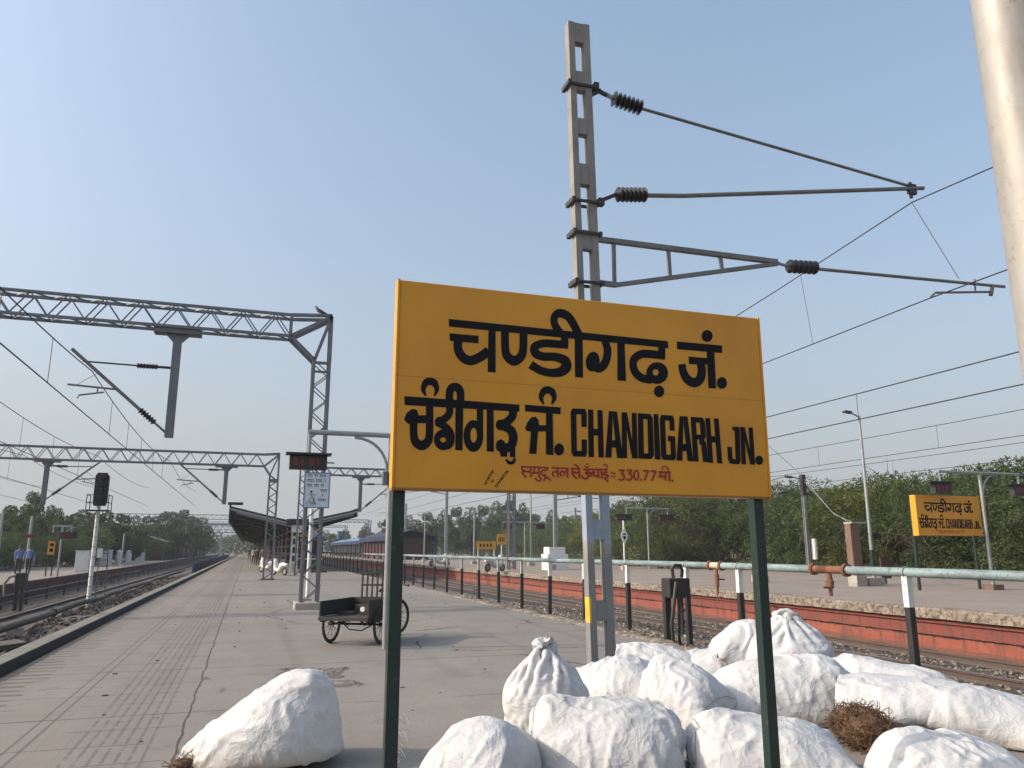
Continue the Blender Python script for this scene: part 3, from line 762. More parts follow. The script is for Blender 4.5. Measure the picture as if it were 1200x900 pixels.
GL = {
 'C': [[(.0,.08),(.12,0),(.36,0),(.36,1),(.12,1),(0,.92)], [(.36,0),(.9,0),(1,.08),(1,.38),(.66,.38),(.66,.12),(.36,.12)], [(.36,.88),(.66,.88),(.66,.64),(1,.64),(1,.92),(.9,1),(.36,1)]],
 'H': [[(0,0),(.36,0),(.36,1),(0,1)], [(.64,0),(1,0),(1,1),(.64,1)], [(.36,.40),(.64,.40),(.64,.54),(.36,.54)]],
 'A': [[(.22,0),(.5,0),(.36,1),(0,1)], [(.5,0),(.78,0),(1,1),(.66,1),(.5,.2)], [(.42,.62),(.58,.62),(.64,.78),(.38,.78)]],
 'N': [[(0,0),(.33,0),(.33,1),(0,1)], [(.67,0),(1,0),(1,1),(.67,1)], [(.33,0),(.36,0),(.67,.62),(.67,1),(.64,1),(.33,.38)]],
 'D': [[(0,0),(.36,0),(.36,1),(0,1)], [(.36,0),(.84,0),(1,.09),(1,.91),(.84,1),(.36,1),(.36,.88),(.62,.88),(.64,.84),(.64,.16),(.62,.12),(.36,.12)]],
 'I': [[(0,0),(1,0),(1,1),(0,1)]],
 'G': [[(.0,.08),(.12,0),(.36,0),(.36,1),(.12,1),(0,.92)], [(.36,0),(.9,0),(1,.08),(1,.34),(.66,.34),(.66,.12),(.36,.12)], [(.36,.88),(.66,.88),(.66,.58),(.5,.58),(.5,.46),(1,.46),(1,.92),(.9,1),(.36,1)]],
 'R': [[(0,0),(.36,0),(.36,1),(0,1)], [(.36,0),(.86,0),(1,.08),(1,.42),(.86,.50),(.36,.50),(.36,.39),(.64,.39),(.64,.12),(.36,.12)], [(.5,.50),(.86,.50),(.98,.58),(1,1),(.66,1),(.62,.62),(.5,.6)]],
 'J': [[(.62,0),(1,0),(1,.9),(.86,1),(.62,1)], [(.62,.88),(.62,1),(.2,1),(.04,.9),(0,.55),(.36,.55),(.38,.86)], [(.45,0),(.62,0),(.62,.1),(.45,.1)]],
}
def english():
    k = Ink().at(655, 465, 4.8)
    for ch, q in (('C', ((65, 65), (155, 68), (158, 338), (70, 335))), ('H', ((163, 71), (245, 76), (253, 342), (166, 339))),
                  ('A', ((262, 79), (344, 84), (360, 346), (260, 341))), ('N', ((352, 86), (436, 92), (443, 348), (354, 344))),
                  ('D', ((443, 92), (526, 98), (535, 351), (446, 347))), ('I', ((531, 97), (558, 99), (571, 355), (539, 352))),
                  ('G', ((566, 101), (647, 106), (659, 358), (574, 354))), ('A', ((660, 108), (740, 112), (755, 363), (660, 358))),
                  ('R', ((740, 113), (817, 118), (838, 368), (755, 363))), ('H', ((822, 119), (897, 123), (918, 375), (838, 370))),
                  ('J', ((943, 166), (1014, 170), (1022, 380), (948, 375))), ('N', ((1018, 169), (1089, 173), (1102, 382), (1026, 378)))):
        k.letter(q, GL[ch])
    k.ell(1125, 357, 22, 26)
    return k.b
def rednote():
    k = Ink().at(605, 538, 12); W = 25
    def S(*p, w=W): k.st(p, w)
    def L(*p, w=W): k.st(p, w, smooth=False)
    L((65, 106), (455, 121)); L((495, 122), (740, 132)); L((765, 132), (900, 141)); L((940, 142), (1285, 150))
    S((85, 110), (82, 150), (112, 165), (72, 192)); S((80, 190), (105, 220), (142, 262)); L((110, 170), (200, 180)); L((197, 112), (205, 258))
    L((250, 116), (252, 205)); k.ell(240, 198, 22, 18); L((250, 192), (315, 198)); L((318, 118), (320, 255)); S((318, 245), (345, 278), (325, 308), (285, 292), (268, 265))
    L((430, 122), (432, 158)); S((432, 155), (375, 160), (352, 192), (375, 228), (420, 215)); S((380, 228), (425, 262), (440, 245)); S((425, 262), (400, 280), (375, 308)); L((440, 255), (484, 302))
    L((577, 130), (582, 262)); S((577, 182), (530, 180), (508, 205), (530, 252))
    L((716, 130), (722, 266)); S((718, 175), (685, 180), (668, 235)); S((685, 188), (640, 172), (612, 202), (642, 248))
    S((792, 140), (788, 172), (815, 185), (775, 212)); S((785, 205), (815, 245), (852, 282)); L((815, 190), (882, 196)); L((880, 140), (888, 272)); S((882, 138), (850, 95), (812, 74))
    S((962, 148), (1010, 168), (965, 200)); S((965, 200), (1012, 222), (1000, 265), (950, 275), (914, 228)); S((1005, 208), (1040, 190), (1058, 225), (1032, 238)); k.ell(992, 70, 13, 12); S((955, 95), (990, 118), (1032, 90), w=15)
    L((1062, 182), (1112, 184)); S((1080, 185), (1090, 230), (1115, 240), (1142, 232)); L((1146, 148), (1156, 272)); L((1196, 150), (1202, 276))
    k.at(695, 538, 12)
    L((175, 150), (176, 188)); S((200, 186), (152, 192), (152, 222), (200, 226), (206, 256), (165, 268), (212, 322)); S((178, 145), (198, 100), (168, 74), (140, 98), w=16)
    S((245, 204), (268, 190), (292, 206), (315, 190), w=15); S((245, 250), (268, 236), (292, 252), (315, 236), w=15)
    for o in (0, 105):
        L((360+o, 160), (438+o, 156)); L((436+o, 160), (392+o, 210)); S((392+o, 206), (432+o, 226), (434+o, 268), (400+o, 296), (358+o, 278))
    k.ann(605, 225, 43, 76, 605, 225, 20, 52); k.ell(668, 292, 15, 15)
    for o, e in ((0, 0), (105, 5)):
        L((698+o, 166+e), (780+o, 166+e)); L((772+o, 170+e), (718+o, 302+e), w=24)
    L((918, 180), (1092, 190)); L((948, 180), (950, 252)); k.ell(936, 246, 22, 18); L((945, 244), (1012, 250)); L((1012, 186), (1018, 302)); L((1066, 188), (1072, 312)); S((1062, 185), (1042, 122), (1002, 102), (970, 122), (975, 155), w=17); k.ell(1115, 306, 15, 15)
    return k.b
def scrawl():
    # a small hand-scrawled note, two slanting lines and a word between them
    k = Ink().at(560, 540, 22.5); rnd = random.Random(4)
    def word(x0, y0, x1, y1, n, h):
        d = Vector((x1-x0, y1-y0)); L = d.length/n; d.normalize(); p = Vector((-d.y, d.x))
        for i in range(n):
            o = Vector((x0, y0)) + d*L*i
            a = [o + p*h*.5, o + d*L*.3 - p*h*.5, o + d*L*.75 + p*h*.4*rnd.choice((1, -1)), o + d*L*.85 + p*h*.5*rnd.uniform(-1, 1)]
            k.st([tuple(q) for q in a], 15)
    word(190, 620, 420, 225, 7, 62); word(465, 690, 790, 265, 9, 66); word(365, 560, 425, 500, 2, 50)
    return k.b
def thin(b):
    o = {}; return b
def station_sign(label, X0, Y, Z0, W, H, T, posts, post_w, group, sub=True):
    """board with real thickness, rim, lettering and two angle posts; origin under the board's left corner"""
    t = thing('station_sign', label, 'sign', (X0, Y, 0), 0, group)
    bd = MB().box(0, W, 0, T, Z0, Z0 + H).build('board', M['sign'], t, local=True, bevel=.006)
    # the material's seam heights are measured from the board's lower edge
    bd.data.transform(Matrix.Translation((0, 0, -Z0))); bd.location.z = Z0
    for x0, x1 in ((-.012, 0), (W, W + .012)):
        MB().box(x0, x1, -.004, T + .004, -.004, H + .004).build('side_trim', M['sign'], bd)
    for nm, fn, mat in (('hindi_lettering', hindi, 'letter'), ('punjabi_lettering', punjabi, 'letter'), ('english_lettering', english, 'letter'), ('altitude_note', rednote, 'redletter')) + ((('scrawled_note', scrawl, 'letter'),) if sub else ()):
        o = fn().build(nm, M[mat], bd)
        o.scale = (W / SW, 1, H / SH)
    for x, zt in posts:
        b = MB(); b.box(x - post_w/2, x + post_w/2, T + .004, T + .004 + post_w, -.3, zt)
        p = b.build('post', M['green'], t, local=True)
    return t
station_sign('big yellow station board on green posts standing over the white sacks', SX0, SY, SZ0, SW, SH, .075, ((.042, 2.88), (2.255, 2.88)), .064, 'yellow station boards')
s2 = station_sign('small distant yellow station board on the far platform before green trees', 20.24, 19.8, 1.945, 2.66, 1.285, .22, ((.05, 3.1), (2.55, 3.1)), .07, 'yellow station boards', sub=False)
s2.location.z = 0

# ------------------------------------------------------------------ concrete overhead-line mast with cantilever
def insul(b, a, c, n=7, r=.085, core=.05):
    a = Vector(a); c = Vector(c); prof = [(0, core*.8)]
    for i in range(n):
        t0 = (i + .15) / n; prof += [(t0, core), (t0 + .35/n, r), (t0 + .5/n, r*.96), (t0 + .6/n, core)]
    prof.append((1, core*.8)); b.lathe(a, c, prof, 14)
MY0, MY1, MX0, MX1 = 9.9, 10.05, 4.40, 4.76
mast = thing('concrete_mast', 'tall slotted concrete mast with blue painted foot behind the big yellow board', 'mast', (4.58, 9.97, 0))
b = MB(); ztop = atY(672, 25, 9.9).z
b.box(MX0, MX0+.10, MY0, MY1, -.4, ztop); b.box(MX1-.10, MX1, MY0, MY1, -.4, ztop)
op = [(47, 81), (102.5, 136), (154, 189), (213, 267), (289, 368), (400, 470), (500, 560), (578, 608.5), (632, 705), (729, 776)]
zs = [(atY(672, p, 9.9).z, atY(672, q, 9.9).z) for p, q in op]
edges = [ztop] + [z for pr in zs for z in pr] + [-.4]
for i in range(0, len(edges), 2):
    b.box(MX0+.10, MX1-.10, MY0+.012, MY1-.012, edges[i+1], edges[i])
shaft = b.build('shaft', M['mast'], mast)
for py in (98, 234, 271, 329):
    z = atY(672, py, 9.9).z
    f = MB(); f.box(MX0-.03, MX1+.03, MY0-.035, MY0-.003, z-.02, z+.02); f.box(MX0-.03, MX1+.03, MY1+.003, MY1+.035, z-.02, z+.02)
    f.box(MX0-.06, MX0-.003, MY0-.07, MY1+.07, z-.035, z+.035); f.box(MX1+.003, MX1+.05, MY0-.05, MY1+.05, z-.03, z+.03)
    f.build('clamp', M['dark'], mast)
Yc = 9.97
def cp(x, y): return atY(x, y, Yc)
p0, p1 = cp(1082, 221), cp(735, 228)
mast.rotation_euler = (0, R(-1.05), 0)
ca = thing('cantilever', 'insulated cantilever arms fixed to the tall concrete mast over the right hand track', 'cantilever', p1)
b = MB(); b.bar(cp(694, 103), cp(712, 112), .05); b.bar(cp(692, 112), cp(704, 106), .05); b.box(MX1-.10, MX1-.02, 9.92, 10.02, cp(694, 104).z-.02, cp(694, 104).z+.10); b.build('bracket', M['dark'], ca)
f = MB(); insul(f, cp(717, 115), cp(752, 127), 7, .125, .06); f.build('insulator', M['insul'], ca, smooth=True)
MB().tube([cp(711, 111), cp(718, 115)], .035, 10).build('end_fitting', M['galv'], ca)
MB().tube([cp(751, 127), cp(1062, 217)], .026, 10).build('stay_tube', M['cablegrey'], ca, smooth=True)
b = MB(); b.bar(cp(692, 240), cp(722, 228), .05); b.box(MX1-.07, MX1+.02, 9.92, 10.02, cp(694, 236).z-.05, cp(694, 236).z+.06); b.build('bracket', M['dark'], ca)
f = MB(); insul(f, cp(722, 228), cp(757, 228.5), 7, .118, .08); f.build('insulator', M['insul'], ca, smooth=True)
MB().tube([cp(756, 229), cp(800, 229.5), cp(1082, 220.5)], .036, 10).build('cantilever_tube', M['cablegrey'], ca, smooth=True)
b = MB(); b.tube([cp(1066, 214), cp(1068, 232)], .03, 8); b.box(cp(1064, 224).x, cp(1073, 224).x, 9.94, 10.0, cp(1068, 225).z-.04, cp(1068, 218).z+.03); b.build('catenary_clamp', M['dark'], ca)
b = MB(); b.bar(cp(697, 280), cp(910, 307), .085, .07); b.build('upper_chord', M['cablegrey'], ca)
b = MB(); b.bar(cp(699, 331), cp(722, 334), .07, .07); b.bar(cp(722, 334), cp(912, 309), .07, .06); b.build('lower_chord', M['cablegrey'], ca)
for a, c in (((719, 284), (720, 333)), ((783, 292), (785, 324)), ((844, 301), (846, 316))):
    MB().bar(cp(*a), cp(*c), .055, .04).build('web_post', M['cablegrey'], ca)
f = MB(); insul(f, cp(923, 312), cp(957, 314), 6, .115, .09); f.build('insulator', M['insul'], ca, smooth=True)
MB().tube([cp(909, 308), cp(924, 312)], .025, 8).build('end_fitting', M['galv'], ca)
MB().tube([cp(956, 315), cp(1177, 336)], .028, 10).build('registration_tube', M['cablegrey'], ca, smooth=True)
b = MB(); b.tube([cp(1163, 336), cp(1161, 346)], .035, 8); b.tube([cp(1162, 342), cp(1096, 343), cp(1091, 348)], .022, 8); b.tube([cp(1142, 327), cp(1143, 343)], .018, 6); b.build('steady_arm', M['cablegrey'], ca)
MB().tube([cp(1069, 238), cp(1124, 327)], .008, 5).build('drop_wire', M['galv'], ca)

# ------------------------------------------------------------------ overhead wires
def wire(name, label, pts, r, group=None, droppers=None):
    o = MB().tube(pts, r, 6).build(name, M['wire']); tag(o, label, 'wire', group)
    return o
def run(X, zlist, ylist): return [Vector((X(y) if callable(X) else X, y, z)) for y, z in zip(ylist, zlist)]
# over the right-hand track: catenary through the mast arm, contact wire through the steady arm
cz, cx = cp(1069, 237).z, cp(1069, 237).x
def cat_pts(x0, z0, y0, span, dz, x1=None):
    P = []
    for i in range(-6, 25):
        t = i / 12.0; y = y0 + span * t
        fr = t % 1.0
        P.append(Vector((x0 + ((x1 or x0) - x0) * min(max(t, 0), 1), y, z0 - dz * 4 * fr * (1 - fr))))
    return P
def at_on(P, y):
    for a, c in zip(P, P[1:]):
        if a.y <= y <= c.y: return a.lerp(c, (y - a.y) / (c.y - a.y))
    return P[-1]
def span_wires(x, zc_, zk, y0, span, dz, label_c, label_k, r, drops, xe=None):
    A = cat_pts(x, zc_, y0, span, dz, xe); B = [Vector((p.x, p.y, zk)) for p in A]
    w = wire('catenary_wire', label_c, A, r); top(w, A[6]); k = wire('contact_wire', label_k, B, r); top(k, B[6])
    for y in drops:
        p, q = at_on(A, y), at_on(B, y)
        MB().tube([p, q], r*.6, 4).build('dropper', M['wire'], k)
kz, kx = cp(1091, 349).z, cp(1091, 349).x
A = cat_pts(cx, cz, Yc, 48, .95, cx + 2.2); w = wire('catenary_wire', 'upper wire hung from the cantilever tube of the tall mast', A, .011); top(w, A[6])
B = [Vector((kx + (p.x - cx) - .0 , p.y, kz)) for p in A]; k = wire('contact_wire', 'wire held by the steady arm of the tall mast', B, .011); top(k, B[6])
for y in (13.2, 18.0, 23, 29, 36, 44): MB().tube([at_on(A, y), at_on(B, y)], .006, 4).build('dropper', M['wire'], k)
span_wires(13.2, 5.16, 4.45, -4, 46, .12, 'upper of the two wires over the red wall', 'lower of the two wires over the red wall', .013, (7, 14.3, 21, 28, 36), )
span_wires(26.0, 6.6, 5.5, 2, 50, .2, 'highest faint wire over the far platform', 'second faint wire over the far platform', .014, (16, 24, 31, 40))
span_wires(29.5, 5.9, 5.1, 2, 50, .15, 'upper faint wire crossing above the thorn trees', 'lowest faint wire crossing above the thorn trees', .014, (21, 30, 42))
# over the left tracks
LX = -4.05
span_wires(LX, 5.95, 4.80, 21.7, 21.6, .35, 'upper wire over the left cutting under the near gantry', 'lower wire over the left cutting under the near gantry', .013, (14, 17.5, 25, 28.5, 32, 36, 40), )
span_wires(-7.4, 6.1, 4.75, 21.7, 21.6, .3, 'upper wire between the two left tracks', 'lower wire between the two left tracks', .012, (24, 29.5, 34, 39), )
span_wires(-14.2, 6.0, 4.7, 21.7, 21.6, .3, 'upper wire beyond the left platform', 'lower wire beyond the left platform', .012, (28, 33, 38))
span_wires(-10.6, 6.0, 4.7, 21.7, 21.6, .3, 'upper wire on the outer left track', 'lower wire on the outer left track', .012, (26, 31, 36, 41))
# ------------------------------------------------------------------ portal gantries
def truss(b, p0, p1, w, h, n, chord, web, side=(0, 1, 0), up=(0, 0, 1), faces='fbtu'):
    p0, p1 = Vector(p0), Vector(p1); S = Vector(side) * w/2; U = Vector(up) * h/2; z = Vector((0, 0, 0))
    C = {k: (p0 + s, p1 + s) for k, s in (('a', S+U), ('b', S-U), ('c', -S-U), ('d', -S+U))}
    for q in C.values(): b.bar(q[0], q[1], chord)
    for f, (m, k) in {'f': ('c', 'd'), 'b': ('b', 'a'), 't': ('a', 'd'), 'u': ('b', 'c')}.items():
        if f not in faces: continue
        for i in range(n):
            t0, t1 = i/n, (i+1)/n; tm = (t0+t1)/2
            A0 = C[m][0].lerp(C[m][1], t0); A1 = C[m][0].lerp(C[m][1], t1); K = C[k][0].lerp(C[k][1], tm)
            b.bar(A0, K, web); b.bar(K, A1, web)
def droparm(parent, X, Y, zt, zb, dirx, s=1.0, dia=.2):
    """drop post with its cantilever, hung below a boom"""
    b = MB(); b.box(X-.58*s, X+.58*s, Y-.2, Y+.2, zt-.16, zt-.02)
    b.prism([(X-.30*s, zt-.16), (X+.30*s, zt-.16), (X+.12, zt-.36), (X-.12, zt-.36)], 'y', Y-.07, Y+.07)
    b.build('hanger_plate', M['steel'], parent)
    b = MB(); b.box(X-dia/2, X+dia/2, Y-dia/2, Y-dia/2+.03, zb, zt-.36); b.box(X-dia/2, X+dia/2, Y+dia/2-.03, Y+dia/2, zb, zt-.36); b.box(X-.03, X+.03, Y-dia/2+.03, Y+dia/2-.03, zb, zt-.36)
    d = b.build('drop_post', M['steel'], parent)
    xa = X + dirx*2.15*s
    zl = zb + .12; zs = zl + 1.72*s
    b = MB(); b.tube([(X+dirx*.1, Y, zs), (X+dirx*.45*s, Y, zs)], .035, 8); b.tube([(X+dirx*.9*s, Y, zs), (xa+dirx*.02, Y, zs+.02)], .022, 8); b.build('stay_tube', M['dark'], d)
    f = MB(); insul(f, (X+dirx*.42*s, Y, zs), (X+dirx*.92*s, Y, zs), 7, .075); f.build('insulator', M['insul'], d, smooth=True)
    a = Vector((X+dirx*.08, Y, zl)); e = Vector((xa+dirx*.3, Y, zs+.32))
    b = MB(); b.tube([a.lerp(e, .26), e], .045, 10); b.tube([a, a.lerp(e, .14)], .03, 8); b.build('bracket_tube', M['cablegrey'], d, smooth=True)
    f = MB(); insul(f, a.lerp(e, .12), a.lerp(e, .28), 6, .09); f.build('insulator', M['insul'], d, smooth=True)
    r = a.lerp(e, .52)
    b = MB(); b.tube([r, (xa-dirx*-.3, Y, r.z+.06)], .026, 8); b.tube([(r.x+dirx*.45*s, Y, r.z+.04), (r.x+dirx*.45*s, Y, r.z-.12)], .02, 6)
    b.tube([(r.x+dirx*.3*s, Y, r.z-.09), (xa+dirx*.02, Y, r.z-.2), (xa+dirx*.05, Y, r.z-.28)], .022, 8); b.tube([(xa-dirx*-.1, Y, r.z+.06), a.lerp(e, .72)], .008, 4)
    b.build('registration_arm', M['cablegrey'], d)
g1 = thing('portal_gantry', 'nearest grey lattice gantry spanning the left tracks from the platform', 'gantry', (1.6, 21.7, 0))
Y = 21.7
b = MB(); truss(b, (-17, Y, 7.55), (.74, Y, 7.55), .46, .60, 21, .072, .03); b.build('boom', M['steel'], g1)
b = MB()
for yy in (Y-.23, Y+.23):
    b.bar((.74, yy, 7.85), (1.83, yy, 7.93), .085); b.bar((.74, yy, 7.25), (1.83, yy, 7.90), .085); b.bar((.74, yy, 7.25), (1.41, yy, 6.62), .085)
    b.bar((1.41, yy, 6.62), (1.81, yy, 7.88), .085); b.bar((.74, yy, 7.25), (.74, yy, 7.85), .07)
b.bar((.74, Y-.23, 7.25), (.74, Y+.23, 7.25), .06); b.bar((1.81, Y-.23, 7.9), (1.81, Y+.23, 7.9), .07); b.bar((1.41, Y-.23, 6.62), (1.41, Y+.23, 6.62), .06)
b.build('knee_brace', M['steel'], g1)
b = MB(); truss(b, (1.61, Y, .14), (1.61, Y, 6.62), .46, .42, 9, .075, .026, side=(0, 1, 0), up=(1, 0, 0)); b.bar((1.82, Y-.23, 6.6), (1.82, Y-.23, 7.9), .085); b.bar((1.82, Y+.23, 6.6), (1.82, Y+.23, 7.9), .085)
b.bar((1.4, Y-.23, 6.55), (1.82, Y-.23, 6.55), .07); b.bar((1.4, Y-.23, 6.3), (1.82, Y-.23, 6.3), .09, .05)
b.build('column', M['steel'], g1)
MB().box(1.24, 2.10, Y-.42, Y+.42, -.05, .17).build('footing', M['block'], g1, bevel=.02)
for i, z in enumerate((1.5, 1.75)):
    MB().box(1.355, 1.445, Y-.28, Y-.19, z, z+.12).build('paint_patch', M['rust'], g1)
droparm(g1, -2.12, Y, 7.25, 4.34, -1, 1.0)
droparm(g1, -8.4, Y, 7.25, 4.34, -1, 1.0)
b = MB(); truss(b, (-17.2, Y, -.9), (-17.2, Y, 7.5), .46, .42, 12, .085, .032, side=(0, 1, 0), up=(1, 0, 0)); b.build('column', M['steel'], g1)
g2 = thing('portal_gantry', 'second grey lattice gantry further along the left tracks', 'gantry', (1.05, 43, 0), 0, 'lattice gantries down the line')
g1['group'] = 'lattice gantries down the line'
Y = 43
b = MB(); truss(b, (-19, Y, 6.12), (.55, Y, 6.12), .40, .62, 24, .07, .03, faces='fb'); b.build('boom', M['steel'], g2)
b = MB()
for yy in (Y-.2, Y+.2):
    b.bar((.55, yy, 6.43), (1.3, yy, 6.5), .085); b.bar((.55, yy, 5.81), (1.3, yy, 6.48), .07); b.bar((.55, yy, 5.81), (.86, yy, 5.35), .08); b.bar((.86, yy, 5.35), (1.28, yy, 6.45), .07)
b.build('knee_brace', M['steel'], g2)
b = MB(); truss(b, (1.07, Y, .05), (1.07, Y, 5.35), .40, .42, 9, .085, .035, side=(0, 1, 0), up=(1, 0, 0)); b.bar((1.28, Y-.2, 5.3), (1.28, Y-.2, 6.5), .085); b.bar((1.28, Y+.2, 5.3), (1.28, Y+.2, 6.5), .085); b.box(.82, 1.32, Y-.24, Y-.2, 4.95, 5.15)
b.build('column', M['steel'], g2)
b = MB(); truss(b, (-19.2, Y, -.6), (-19.2, Y, 6.2), .40, .42, 10, .085, .035, side=(0, 1, 0), up=(1, 0, 0)); b.build('column', M['steel'], g2)
MB().box(.72, 1.42, Y-.34, Y+.34, -.05, .06).build('footing', M['rust'], g2)
droparm(g2, -9.5, Y, 5.85, 3.75, 1, .95); droparm(g2, -1.3, Y, 5.85, 3.80, -1, .95)
names = ['third lattice gantry from the camera over the left tracks', 'fourth lattice gantry from the camera over the left tracks', 'fifth lattice gantry from the camera over the left tracks', 'sixth lattice gantry from the camera over the left tracks', 'seventh lattice gantry from the camera over the left tracks', 'farthest lattice gantry over the left tracks near the blue tank']
for i, yy in enumerate((78, 108, 140, 172, 205, 240)):
    dup(g2, (1.05, yy, 0), label=names[i])
# a portal over the right-hand tracks, seen beside the display frame
g3 = thing('portal_gantry', 'lattice gantry reaching right from behind the display frame', 'gantry', (3.0, 50, 0), 0, 'lattice gantries down the line')
Y = 50; z3 = atY(420, 553.5, 50).z
b = MB(); truss(b, (3.2, Y, z3), (16.4, Y, z3), .4, .45, 17, .08, .04, faces='fb'); b.build('boom', M['steel'], g3)
for x, zb in ((3.0, 0), (16.6, .2)):
    b = MB(); truss(b, (x, Y, zb), (x, Y, z3+.22), .4, .4, 9, .085, .035, side=(0, 1, 0), up=(1, 0, 0)); b.build('column', M['steel'], g3)
droparm(g3, atY(423, 560, 50).x, Y, z3-.2, atY(424, 600, 50).z, 1, .95)
for i, yy in enumerate((86, 120, 160, 205)):
    dup(g3, (3.0, yy, 0), label=['second', 'third', 'fourth', 'last'][i] + ' lattice gantry over the right tracks beyond the display frame')
# pigeon on the near gantry
p = atY(374, 371, 21.7); p.z = 7.975
t = thing('pigeon', 'small dark pigeon perched on the corner of the nearest gantry', 'bird', (p.x, 21.47, p.z))
b = MB(); bz = 7.925; x = p.x; y = 21.47
b.tube([(x+.20, y, bz+.05), (x+.12, y, bz+.07), (x+.05, y, bz+.09), (x-.03, y, bz+.12), (x-.08, y, bz+.17), (x-.10, y, bz+.215), (x-.125, y, bz+.225), (x-.15, y, bz+.215)], [.012, .028, .05, .058, .042, .03, .024, .004], 10)
b.build('body', M['feather'], t, smooth=True)
for s in (-1, 1): MB().tube([(x-.01, y+s*.02, bz+.07), (x-.01, y+s*.025, bz)], .006, 5).build('leg', M['redcloth'], t)

# ------------------------------------------------------------------ coach display frame beside the rickshaw
FX, FY = 2.12, 12.6
t = thing('display_frame', 'galvanised display frame with curved brace standing behind the sign post', 'display frame', (FX, FY, 0))
MB().tube([(FX, FY, -.05), (FX, FY, 3.36)], .05, 12).build('pole', M['galv'], t, smooth=True)
za = 3.33
MB().tube([(FX+.06, FY, za), (.80, FY, za)], .042, 10).build('arm', M['galv'], t, smooth=True)
b = MB(); P = [(FX, FY, 2.72)]
for i in range(9):
    a = R(90)*i/8; P.append((FX-.06-.52*(1-math.cos(a)), FY, 2.75 + .52*math.sin(a)))
P.append((FX-.60, FY, za)); b.tube(P, .024, 8); b.build('brace', M['galv'], t, smooth=True)
MB().tube([(.82, FY, za), (.82, FY, 2.98)], .028, 8).build('hanger', M['galv'], t)
MB().box(FX-.13, FX-.055, FY-.07, FY+.07, 2.52, 2.74).build('junction_box', M['steel'], t, bevel=.006)
t = thing('coach_display', 'small black led coach display with dim red digits hanging above the white notice', 'display', (.82, FY, 2.74))
bx = MB().box(.53, 1.10, FY-.09, FY+.06, 2.73, 2.95).build('housing', M['black'], t, bevel=.008)
MB().box(.47, 1.16, FY-.16, FY+.08, 2.955, 2.985).build('hood', M['black'], t)
MB().box(1.10, 1.22, FY-.02, FY+.01, 2.84, 2.86).build('bracket', M['steel'], t)
def digit(b, ch, x, z, w, h, y):
    segs = {'0': 'abcdef', '1': 'bc', '7': 'abc', '2': 'abged', '4': 'fgbc', '6': 'afgedc'}[ch]
    t_ = h*.13
    L = dict(a=(0, w, h-t_, h), d=(0, w, 0, t_), g=(0, w, h/2-t_/2, h/2+t_/2), f=(0, t_, h/2, h), e=(0, t_, 0, h/2), b=(w-t_, w, h/2, h), c=(w-t_, w, 0, h/2))
    for s in segs:
        x0, x1, z0, z1 = L[s]; b.box(x+x0, x+x1, y-.002, y, z+z0+.002, z+z1-.002)
b = MB()
for ch, x in (('0', .60), ('1', .68), ('0', .84), ('1', .92)): digit(b, ch, x, 2.79, .052, .11, FY-.092)
b.build('digits', M['led'], bx)

# notice board on the gantry leg
X0, X1, Z0, Z1, YN = 1.335, 1.955, 2.615, 3.495, 21.36
t = thing('notice_board', 'white notice board with black writing and a running figure on the gantry leg', 'notice', (1.64, YN, Z0))
bd = MB().box(X0, X1, YN, YN+.03, Z0, Z1).build('panel', M['board_white'], t)
b = MB(); b.box(X0-.03, X0, YN-.01, YN+.04, Z0-.03, Z1+.03); b.box(X1, X1+.03, YN-.01, YN+.04, Z0-.03, Z1+.03); b.box(X0, X1, YN-.01, YN+.04, Z1, Z1+.03); b.box(X0, X1, YN-.01, YN+.04, Z0-.03, Z0); b.build('frame', M['boardblue'], t)
b = MB(); rnd = random.Random(12)
def words(z, x0, lens, h=.055):
    x = x0
    for n in lens:
        w = n*.042; b.box(x, x+w, YN-.003, YN-.0005, z+h, z+h+.012)
        for i in range(n):
            q = x + i*.042 + .012
            b.bar((q+.02, YN-.002, z), (q+.02, YN-.002, z+h), .010, .003); 
            b.bar((q-.008, YN-.002, z+h*rnd.uniform(.3, .6)), (q+.018, YN-.002, z+h*rnd.uniform(.2, .7)), .010, .003)
        x += w + .05
words(3.40, X0+.05, (3, 2, 4)); words(3.27, X0+.05, (4, 4, 1)); words(3.14, X0+.05, (3, 3, 2)); words(3.01, X0+.40, (4,)); words(2.88, X0+.44, (1,)); words(2.76, X0+.34, (5,)); words(2.65, X0+.05, (1, 4))
b.build('writing', M['letter'], bd)
b = MB(); c = lambda u, v: (X0 + u, YN-.002, 2.72 + v)
b.ngon([c(.17+.028*math.cos(a), .29+.028*math.sin(a)) for a in [2*math.pi*i/14 for i in range(14)]])
for q in (((.17, .255), (.19, .16)), ((.16, .24), (.10, .20)), ((.17, .245), (.25, .20)), ((.25, .20), (.28, .24)), ((.19, .16), (.14, .10)), ((.14, .10), (.11, .04)), ((.19, .16), (.24, .11)), ((.24, .11), (.25, .04))):
    b.bar(c(*q[0]), c(*q[1]), .032, .0025)
b.box(X0+.08, X0+.30, YN-.003, YN-.0005, 2.735, 2.75)
b.build('running_figure', M['letter'], bd)

